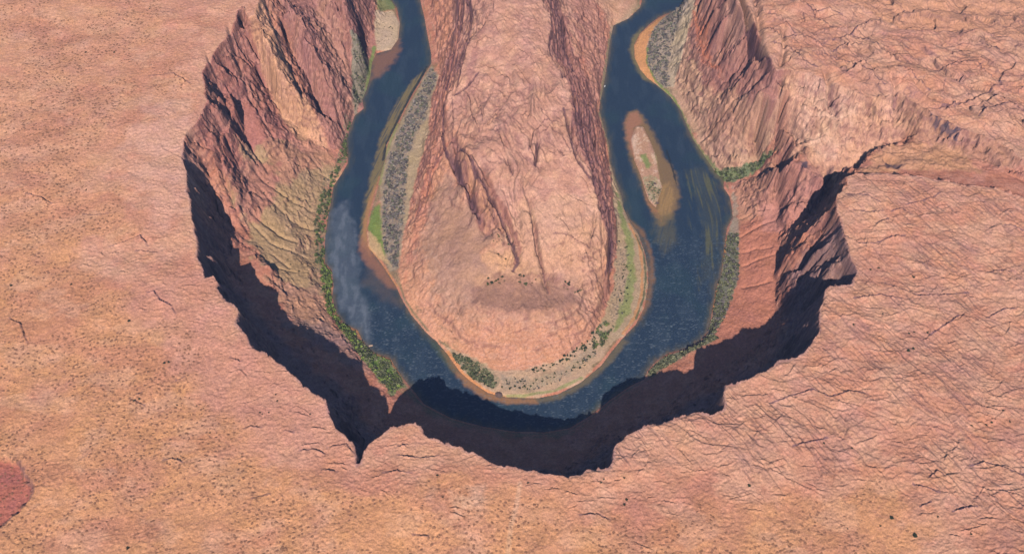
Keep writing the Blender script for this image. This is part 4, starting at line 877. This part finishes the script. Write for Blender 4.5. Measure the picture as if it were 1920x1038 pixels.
# silt plumes on the left arm with pale sheen painted in, riffle glints as colour
pl_ = ss(-.2, .6, fbm((X + .12 * Y) / 18, Y / 50, 4, 175))
wreg([(618,400),(650,380),(668,440),(668,520),(700,600),(690,640),(650,590),(628,540),(615,480)], (.145, .16, .195), .75, 18, 14, 30, 19, .5 + .5 * pl_)
rif = ss(.25, .8, noise(X / 7, Y / 2.4, 180) + .5 * noise(X / 22, Y / 9, 181))
wreg([(640,560),(760,580),(860,700),(1000,755),(1130,700),(1210,600),(1330,600),(1290,660),(1150,760),(1050,830),(850,800),(740,700)], (.15, .175, .20), .5, 16, 10, 30, 20, rif)
wreg([(1180,440),(1360,440),(1350,620),(1200,640)], (.12, .15, .18), .4, 16, 10, 30, 21, rif)
C *= (1 + .12 * fbm(X / 5, Y / 5, 3, 185))[..., None]
M_water = bpy.data.materials.new("river_water"); M_water.use_nodes = True
n_ = M_water.node_tree.nodes; l_ = M_water.node_tree.links; b_ = n_['Principled BSDF']
a_ = n_.new('ShaderNodeAttribute'); a_.attribute_name = 'tint'; l_.new(a_.outputs['Color'], b_.inputs['Base Color'])
b_.inputs['Roughness'].default_value = .16; b_.inputs['IOR'].default_value = 1.33
tc = n_.new('ShaderNodeTexCoord'); nz = n_.new('ShaderNodeTexNoise'); nz.inputs['Scale'].default_value = .22; nz.inputs['Detail'].default_value = 5; l_.new(tc.outputs['Object'], nz.inputs['Vector'])
bp = n_.new('ShaderNodeBump'); bp.inputs['Distance'].default_value = .55; l_.new(nz.outputs['Fac'], bp.inputs['Height']); l_.new(bp.outputs['Normal'], b_.inputs['Normal'])
wmask = pad(wsd < 3)[:-1, :-1]
sheet('river', wmask, np.full_like(Hp, WATER), pad(WC), M_water)
print("sheets done")

# ------------------------------------------------------------------ brush
def height(x, y): return gather(H, np.asarray(x, float), np.asarray(y, float))
def tag(o, label, cat, group=None):
    o['label'] = label; o['category'] = cat
    if group: o['group'] = group
    return o
def crown(seed, r=1.0, n=170, flat=.75):
    """a bush: leaf-sized faces spread through an uneven volume round a short forked stem"""
    R = np.random.RandomState(seed); V = []; Fc = []
    cl = [(R.randn(3) * [.42, .42, .22] + [0, 0, .62 * flat], R.uniform(.34, .55)) for _ in range(6)]
    for k in range(n):
        c, cr = cl[R.randint(6)]; d = R.randn(3); d /= np.linalg.norm(d); p = c + d * cr * R.uniform(.55, 1) * [1, 1, flat]
        p[2] = max(p[2], .05); a = R.randn(3); a /= np.linalg.norm(a); b = np.cross(a, R.randn(3)); b /= np.linalg.norm(b) + 1e-6; s = R.uniform(.16, .30)
        i = len(V); V += [p + a * s, p + b * s, p - a * s, p - b * s]; Fc.append((i, i + 1, i + 2, i + 3))
    for k in range(4):
        a = k * 1.7 + R.rand(); e = np.array([math.cos(a) * .3, math.sin(a) * .3, .5]); w = .05; i = len(V)
        V += [np.array([w, 0, -.1]), np.array([-w, w, -.1]), np.array([-w, -w, -.1]), e]; Fc += [(i, i + 1, i + 3), (i + 1, i + 2, i + 3), (i + 2, i, i + 3)]
    me = bpy.data.meshes.new('shrub_crown'); me.from_pydata([tuple(v * r) for v in V], [], Fc); me.update(); return me
M_g = [mat("shrub_leaves_" + s, col=c, rough=.8, nscale=.5, namt=.4) for s, c in (("dark", (.045, .055, .028)), ("olive", (.085, .095, .04)), ("green", (.09, .15, .03)), ("grey", (.13, .12, .10)))]
CR = []
for k in range(12):
    me = crown(30 + k); me.materials.append(M_g[k // 3]); CR.append(me)
def pick(kind): return CR[{'dark': 0, 'olive': 3, 'green': 6, 'grey': 9}[kind] + rng.randint(3)]
def shrub(x, y, r, kind, label, group, name='shrub'):
    o = bpy.data.objects.new(name, pick(kind)); S.collection.objects.link(o)
    o.location = (x, y, float(height(x, y)) - .08 * r); o.rotation_euler = (0, 0, rng.rand() * 6.28); o.scale = (r, r * rng.uniform(.8, 1.2), r * rng.uniform(.7, 1.1))
    return tag(o, label, 'shrub', group)
def px_shrubs(pts, z, r, kind, label, group):
    for p in pts:
        x, y = U(p[0], p[1], z); shrub(float(x), float(y), (p[2] if len(p) > 2 else r) * .68 * rng.uniform(.85, 1.15), kind, label, group)
def inpoly(P, x, y):
    c = False; n = len(P)
    for i in range(n):
        a, b = P[i], P[(i + 1) % n]
        if (a[1] > y) != (b[1] > y) and x < (b[0] - a[0]) * (y - a[1]) / (b[1] - a[1]) + a[0]: c = not c
    return c
def fill_shrubs(pts, z, n, r, kinds, label, group):
    P, _ = UP(pts, z); k = 0; t = 0; got = []
    while k < n and t < n * 60:
        t += 1; x = rng.uniform(P[:, 0].min(), P[:, 0].max()); y = rng.uniform(P[:, 1].min(), P[:, 1].max())
        if not inpoly(P, x, y) or height(x, y) < WATER + .3: continue
        if any((x - a) ** 2 + (y - b) ** 2 < (r * 1.3) ** 2 for a, b in got): continue
        got.append((x, y)); shrub(x, y, r * .8 * rng.uniform(.5, 1.35), kinds[rng.randint(len(kinds))], label, group); k += 1
# lone desert shrubs on the tableland
px_shrubs([(492,775),(487,772),(516,738),(519,750),(581,777),(393,810),(355,745),(368,758),(331,758),(381,763),(503,772)], 0, 3.0, 'dark', 'lone dark shrub on bare sandstone west of the rim notch', 'lone shrubs west of the notch')
px_shrubs([(1590,520,4),(1600,611,4),(1632,505,4),(1648,502,4),(1655,589,3.5),(1705,624,4),(1714,622,4),(1701,659,5),(1713,655,5),(1740,622,4),(1545,830,4),(1713,517,5),(1598,840,3),(1404,910,5),(1821,797,4),(1850,795,4),(1858,792,3.5),(1880,770,3),(1893,790,3)], 0, 4, 'dark', 'lone dark green shrub on the ribbed slickrock at the right', 'lone shrubs on the right slickrock')
px_shrubs([(1672,972,5),(1714,1002,6),(1717,1005,5),(1757,968,4),(1650,985,3),(1590,990,3),(1820,1000,3)], 0, 4, 'dark', 'dark desert shrub on orange sand in the lower right corner', 'shrubs on the lower right sand')
px_shrubs([(20,533,4.5),(133,533,3.5),(244,603,5),(309,680,4.5),(316,678,4),(262,748,4),(252,752,3.5),(160,97,4),(213,97,4),(280,15,4),(107,345,4),(162,356,4),(240,1028,4.5)], 0, 4, 'dark', 'dark shrub among the sand hummocks of the left tableland', 'shrubs on the left sand')
px_shrubs([(990,905,3),(745,925,3),(830,934,3),(820,893,3),(1127,905,3),(1132,898,3),(1170,895,3),(1176,935,4),(1172,945,4)], 0, 3, 'dark', 'small dark shrub on orange ground just south of the near rim', 'shrubs south of the near rim')
fill_shrubs([(905,524),(935,518),(985,522),(1015,528),(1010,536),(940,530),(905,538)], -210, 14, 4.2, ['dark', 'olive'], 'dark green shrub in the row above the brown bench', 'shrubs above the brown bench')
fill_shrubs([(1045,528),(1088,540),(1092,552),(1050,538)], -212, 7, 4.2, ['dark', 'olive'], 'dark green shrub at the right end of the brown bench', 'shrubs right of the brown bench')
fill_shrubs([(915,420),(935,430),(955,470),(950,500),(935,490),(920,450)], -190, 12, 3.6, ['olive', 'dark'], 'olive shrub on the orange slope under the butte crack', 'shrubs on the orange butte slope')
fill_shrubs([(1000,690),(1046,676),(1100,640),(1112,622),(1118,634),(1104,652),(1050,686),(1000,700)], -292, 34, 4.6, ['dark', 'olive'], 'dark green shrub in the row along the foot of the butte', 'shrubs along the foot of the butte')
fill_shrubs([(935,706),(1000,714),(1060,695),(1120,655),(1128,664),(1060,710),(995,734),(940,728)], BED, 60, 3.4, ['dark', 'grey', 'olive'], 'small dark shrub dotting the pale sand of the point bar', 'shrubs on the point bar')
fill_shrubs([(1150,450),(1178,465),(1186,520),(1172,585),(1140,615),(1148,560),(1152,500)], BED, 48, 3.0, ['dark', 'grey', 'olive'], 'small dark shrub dotting the sand right of the butte', 'shrubs right of the butte')
fill_shrubs([(710,25),(742,20),(747,70),(733,88),(708,90)], BED, 22, 2.2, ['dark'], 'tiny dark shrub on the pale sandbar at top left', 'shrubs on the upper sandbar')
px_shrubs([(545,318),(560,316),(575,317),(590,320),(604,322),(508,362),(522,367),(560,372),(578,377),(590,382),(486,368),(500,380),(530,470),(540,488),(545,497),(560,506)], -250, 3.4, 'dark', 'dark shrub growing along a gully on the left talus slope', 'shrubs along the left gullies')
ORD = 'first second third fourth fifth sixth seventh eighth ninth tenth eleventh twelfth thirteenth fourteenth fifteenth sixteenth seventeenth eighteenth nineteenth twentieth twenty-first twenty-second'.split()
def imgx(o):
    x, y, z = o.location; d = y * cp - (z - CAM_H) * sp; return 960 + F * x / d
gr = {}
for o in S.objects:
    if o.get('category') == 'shrub': gr.setdefault(o['group'], []).append(o)
for g, L in gr.items():
    if len(L) > 22: continue
    for k, o in enumerate(sorted(L, key=imgx)): o['label'] = ORD[k] + ' from left: ' + o['label']
# dense riverside thickets that nobody could count
def thicket(name, specs, label):
    R = np.random.RandomState(len(name)); V = []; Fq = []; cnt = 0; cols = []
    for pts, z, n, r, cs in specs:
        P, _ = UP(pts, z); mn, mx = P.min(0), P.max(0); k = 0; t = 0
        while k < n and t < n * 40:
            t += 1; x, y = R.uniform(mn[0], mx[0]), R.uniform(mn[1], mx[1])
            if not inpoly(P, x, y) or noise(x / 16, y / 22, 350) + .5 * noise(x / 6, y / 6, 351) < -.18 + .3 * R.rand() - .15: continue
            h = float(height(x, y))
            if h < WATER + .4: continue
            k += 1; rr = r * R.uniform(.5, 1.25); c = np.array(cs[R.randint(len(cs))]) * R.uniform(.6, 1.4)
            m = 14; p = R.randn(m, 3); p /= np.linalg.norm(p, axis=1)[:, None]; p *= R.uniform(.5, 1, m)[:, None] * rr * [1, 1, .75]; p[:, 2] = np.abs(p[:, 2]) + .1 * rr; p += [x, y, h]
            a = R.randn(m, 3); a /= np.linalg.norm(a, axis=1)[:, None]; b = np.cross(a, R.randn(m, 3)); b /= np.linalg.norm(b, axis=1)[:, None]; s = rr * R.uniform(.3, .55, m)[:, None]
            V.append(np.stack([p + a * s, p + b * s, p - a * s, p - b * s], 1).reshape(-1, 3)); cols.append(np.repeat(c[None], m * 4, 0)); cnt += m
    V = np.concatenate(V).astype(np.float32); cols = np.concatenate(cols)
    me = bpy.data.meshes.new(name); me.vertices.add(len(V)); me.vertices.foreach_set('co', V.ravel()); me.loops.add(len(V)); me.loops.foreach_set('vertex_index', np.arange(len(V), dtype=np.int32))
    me.polygons.add(cnt); me.polygons.foreach_set('loop_start', np.arange(0, len(V), 4, dtype=np.int32)); me.update(calc_edges=True)
    at = me.attributes.new('tint', 'FLOAT_COLOR', 'POINT'); c4 = np.ones((len(V), 4), np.float32); c4[:, :3] = cols; at.data.foreach_set('color', c4.ravel())
    me.materials.append(M_th); o = bpy.data.objects.new(name, me); S.collection.objects.link(o); o['kind'] = 'stuff'; tag(o, label, 'brush')
M_th = mat("thicket_leaves", attr="tint", rough=.85, nscale=.6, namt=.3)
GR = [(.16, .13, .125), (.23, .19, .17), (.10, .08, .08), (.15, .15, .09), (.30, .24, .18)]; GN = [(.07, .08, .035), (.14, .17, .05), (.22, .28, .06)]; OL = [(.15, .145, .07), (.23, .22, .12), (.08, .085, .05)]
thicket('grey_thicket', [([(809,128),(820,150),(806,180),(798,225),(780,250),(766,290),(762,340),(758,400),(752,450),(745,500),(735,500),(722,470),(718,430),(720,350),(730,290),(750,245),(775,195)], BED, 2600, 3.6, GR)], 'band of grey brush on the bank left of the butte')
thicket('bank_thicket', [([(1222,64),(1250,34),(1288,32),(1266,72),(1257,100),(1252,130),(1256,163),(1238,160),(1215,125),(1213,95)], BED, 1300, 3.6, GR)], 'grey brush on the bank of the top right river arm')
thicket('green_thicket', [
 ([(655,225),(665,230),(655,290),(622,350),(615,400),(606,450),(606,495),(592,495),(590,420),(602,370),(630,310)], -292, 420, 4.2, GN[:2] + OL[:1]),
 ([(598,480),(607,495),(620,510),(620,555),(630,590),(650,612),(670,622),(665,650),(640,620),(615,585),(605,540)], -292, 480, 4.2, GN),
 ([(650,630),(678,640),(698,663),(728,675),(742,695),(755,722),(735,742),(715,720),(680,680)], -292, 800, 4.0, GN + OL)], 'green brush crowding the left bank below the shaded wall')
thicket('olive_thicket', [
 ([(1366,440),(1383,440),(1384,520),(1372,560),(1348,618),(1325,645),(1335,600),(1346,540),(1358,480)], -294, 700, 4.0, OL + GR[:1]),
 ([(1330,628),(1345,640),(1290,665),(1225,703),(1216,698),(1240,672),(1300,652)], -294, 420, 3.8, OL),
 ([(1325,302),(1345,318),(1380,328),(1425,322),(1438,330),(1400,341),(1365,341),(1345,325)], -292, 330, 3.6, GN[:2] + OL)], 'olive grey brush along the right outer bank')
thicket('foot_thicket', [
 ([(842,655),(870,668),(910,692),(935,712),(925,728),(890,712),(862,688)], BED, 420, 3.6, OL + GN[:1]),
 ([(1118,618),(1135,600),(1150,612),(1130,650),(1110,655)], BED, 130, 3.6, GN[:2] + OL),
 ([(1209,345),(1230,335),(1240,352),(1232,384),(1218,372)], BED, 90, 2.6, OL),
 ([(668,122),(688,118),(682,175),(666,212),(661,170)], -291, 150, 3.4, OL)], 'low olive brush on the sand at the foot of the butte')

# ------------------------------------------------------------------ boulders and boats
def rock_mesh(seed, r):
    import bmesh
    bm = bmesh.new(); bmesh.ops.create_icosphere(bm, subdivisions=3, radius=1)
    R = np.random.RandomState(seed); pl_ = [(lambda v: v / np.linalg.norm(v))(R.randn(3)) for _ in range(9)]; dd = R.uniform(.55, .85, 9)
    for v in bm.verts:
        p = np.array(v.co)
        for a, d in zip(pl_, dd):
            e = p @ a - d
            if e > 0: p = p - a * e
        v.co = p * r * np.array([1.2, .9, .7])
    me = bpy.data.meshes.new('boulder'); bm.to_mesh(me); bm.free(); return me
M_rock = mat("dark_boulder_stone", col=(.13, .085, .075), nscale=.8, namt=.3, bump=.4, bscale=1.0)
for k, (px, py, z, r, lab) in enumerate([(935,740,-298,8.5,'dark boulder half sunk in the shallows at the tip of the point bar'),
        (1232,380,-297,4.5,'rounded boulder at the lower end of the sandy island'),
        (1228,345,-297,4.0,'pale-edged boulder by the brush on the sandy island')]):
    me = rock_mesh(k + 3, r); me.materials.append(M_rock); o = bpy.data.objects.new('boulder', me); S.collection.objects.link(o)
    x, y = U(px, py, z); o.location = (float(x), float(y), float(height(x, y)) + .2 * r if k else z + 1); tag(o, lab, 'boulder')
def boat(px, py, L, rot_, label, hull_col, deck_col):
    """open river raft: pontoon hull, flat deck, seat box, small canopy"""
    x, y = U(px, py, WATER); e = bpy.data.objects.new('raft', None); S.collection.objects.link(e)
    e.location = (float(x), float(y), WATER + .1); e.rotation_euler = (0, 0, math.radians(rot_)); tag(e, label, 'boat')
    mh = mat("raft_rubber", col=hull_col, rough=.5, namt=.1); md = mat("raft_deck_boards", col=deck_col, rough=.6, namt=.15)
    import bmesh
    def link(name, bm, m):
        me = bpy.data.meshes.new(name); bm.to_mesh(me); bm.free(); me.materials.append(m); o = bpy.data.objects.new(name, me); S.collection.objects.link(o); o.parent = e
    bm = bmesh.new(); Wd = L * .36; pts = []
    for k in range(40):
        a = k / 40 * 2 * math.pi; cx, sx = math.cos(a), math.sin(a)
        pts.append((abs(cx) ** .5 * np.sign(cx) * L / 2, abs(sx) ** .6 * np.sign(sx) * Wd / 2, .25 + .5 * max(0, cx) ** 4))
    rings = []
    for k in range(40):
        p = np.array(pts[k]); q = np.array(pts[(k + 1) % 40]) - np.array(pts[k - 1]); q /= np.linalg.norm(q); n0 = np.cross(q, [0, 0, 1]); n0 /= np.linalg.norm(n0)
        rings.append([bm.verts.new(tuple(p + L * .055 * (math.cos(t) * n0 + math.sin(t) * np.array([0, 0, 1])))) for t in np.linspace(0, 2 * math.pi, 9)[:-1]])
    for k in range(40):
        a, b = rings[k], rings[(k + 1) % 40]
        for t in range(8): bm.faces.new((a[t], a[(t + 1) % 8], b[(t + 1) % 8], b[t]))
    link('hull_tube', bm, mh)
    def box(cx, cy, cz, sx, sy, sz):
        bm = bmesh.new(); bmesh.ops.create_cube(bm, size=1)
        for v in bm.verts: v.co = (v.co.x * sx + cx, v.co.y * sy + cy, v.co.z * sz + cz)
        bmesh.ops.bevel(bm, geom=bm.edges[:], offset=.06, segments=2, affect='EDGES'); return bm
    link('deck', box(0, 0, .35, L * .8, Wd * .72, .15), md); link('seat', box(-L * .2, 0, .8, L * .12, Wd * .7, .6), md); link('seat', box(L * .12, 0, .8, L * .12, Wd * .7, .6), md)
    link('motor_box', box(-L * .46, 0, .95, L * .08, Wd * .25, .9), mh)
boat(695, 648, 11, 12, 'tan raft moored off the green left bank', (.30, .20, .14), (.62, .42, .30))
boat(1134, 162, 6, 70, 'white raft beside the bank right of the butte', (.75, .75, .75), (.7, .7, .7))
me = bpy.data.meshes.new('haze'); x0, x1, y0, y1, z0, z1 = XS[0] - 50, XS[-1] + 50, YS[0] - 50, YS[-1] + 50, float(Hp.min()) - 1, CAM_H + 20
hv = [(x, y, z) for x in (x0, x1) for y in (y0, y1) for z in (z0, z1)]
me.from_pydata(hv, [], [(0, 1, 3, 2), (4, 6, 7, 5), (0, 4, 5, 1), (2, 3, 7, 6), (0, 2, 6, 4), (1, 5, 7, 3)])
hm_ = bpy.data.materials.new('haze'); hm_.use_nodes = True; hn = hm_.node_tree.nodes; hn.remove(hn['Principled BSDF']); pv = hn.new('ShaderNodeVolumePrincipled')
pv.inputs['Density'].default_value = 2.4e-5; pv.inputs['Color'].default_value = (.46, .60, 1.0, 1); pv.inputs['Anisotropy'].default_value = .1
hm_.node_tree.links.new(pv.outputs[0], hn['Material Output'].inputs['Volume']); me.materials.append(hm_)
ho = bpy.data.objects.new('haze', me); S.collection.objects.link(ho); ho['kind'] = 'stuff'; ho['label'] = 'thin pale blue air haze'
print("objects", len(S.objects))
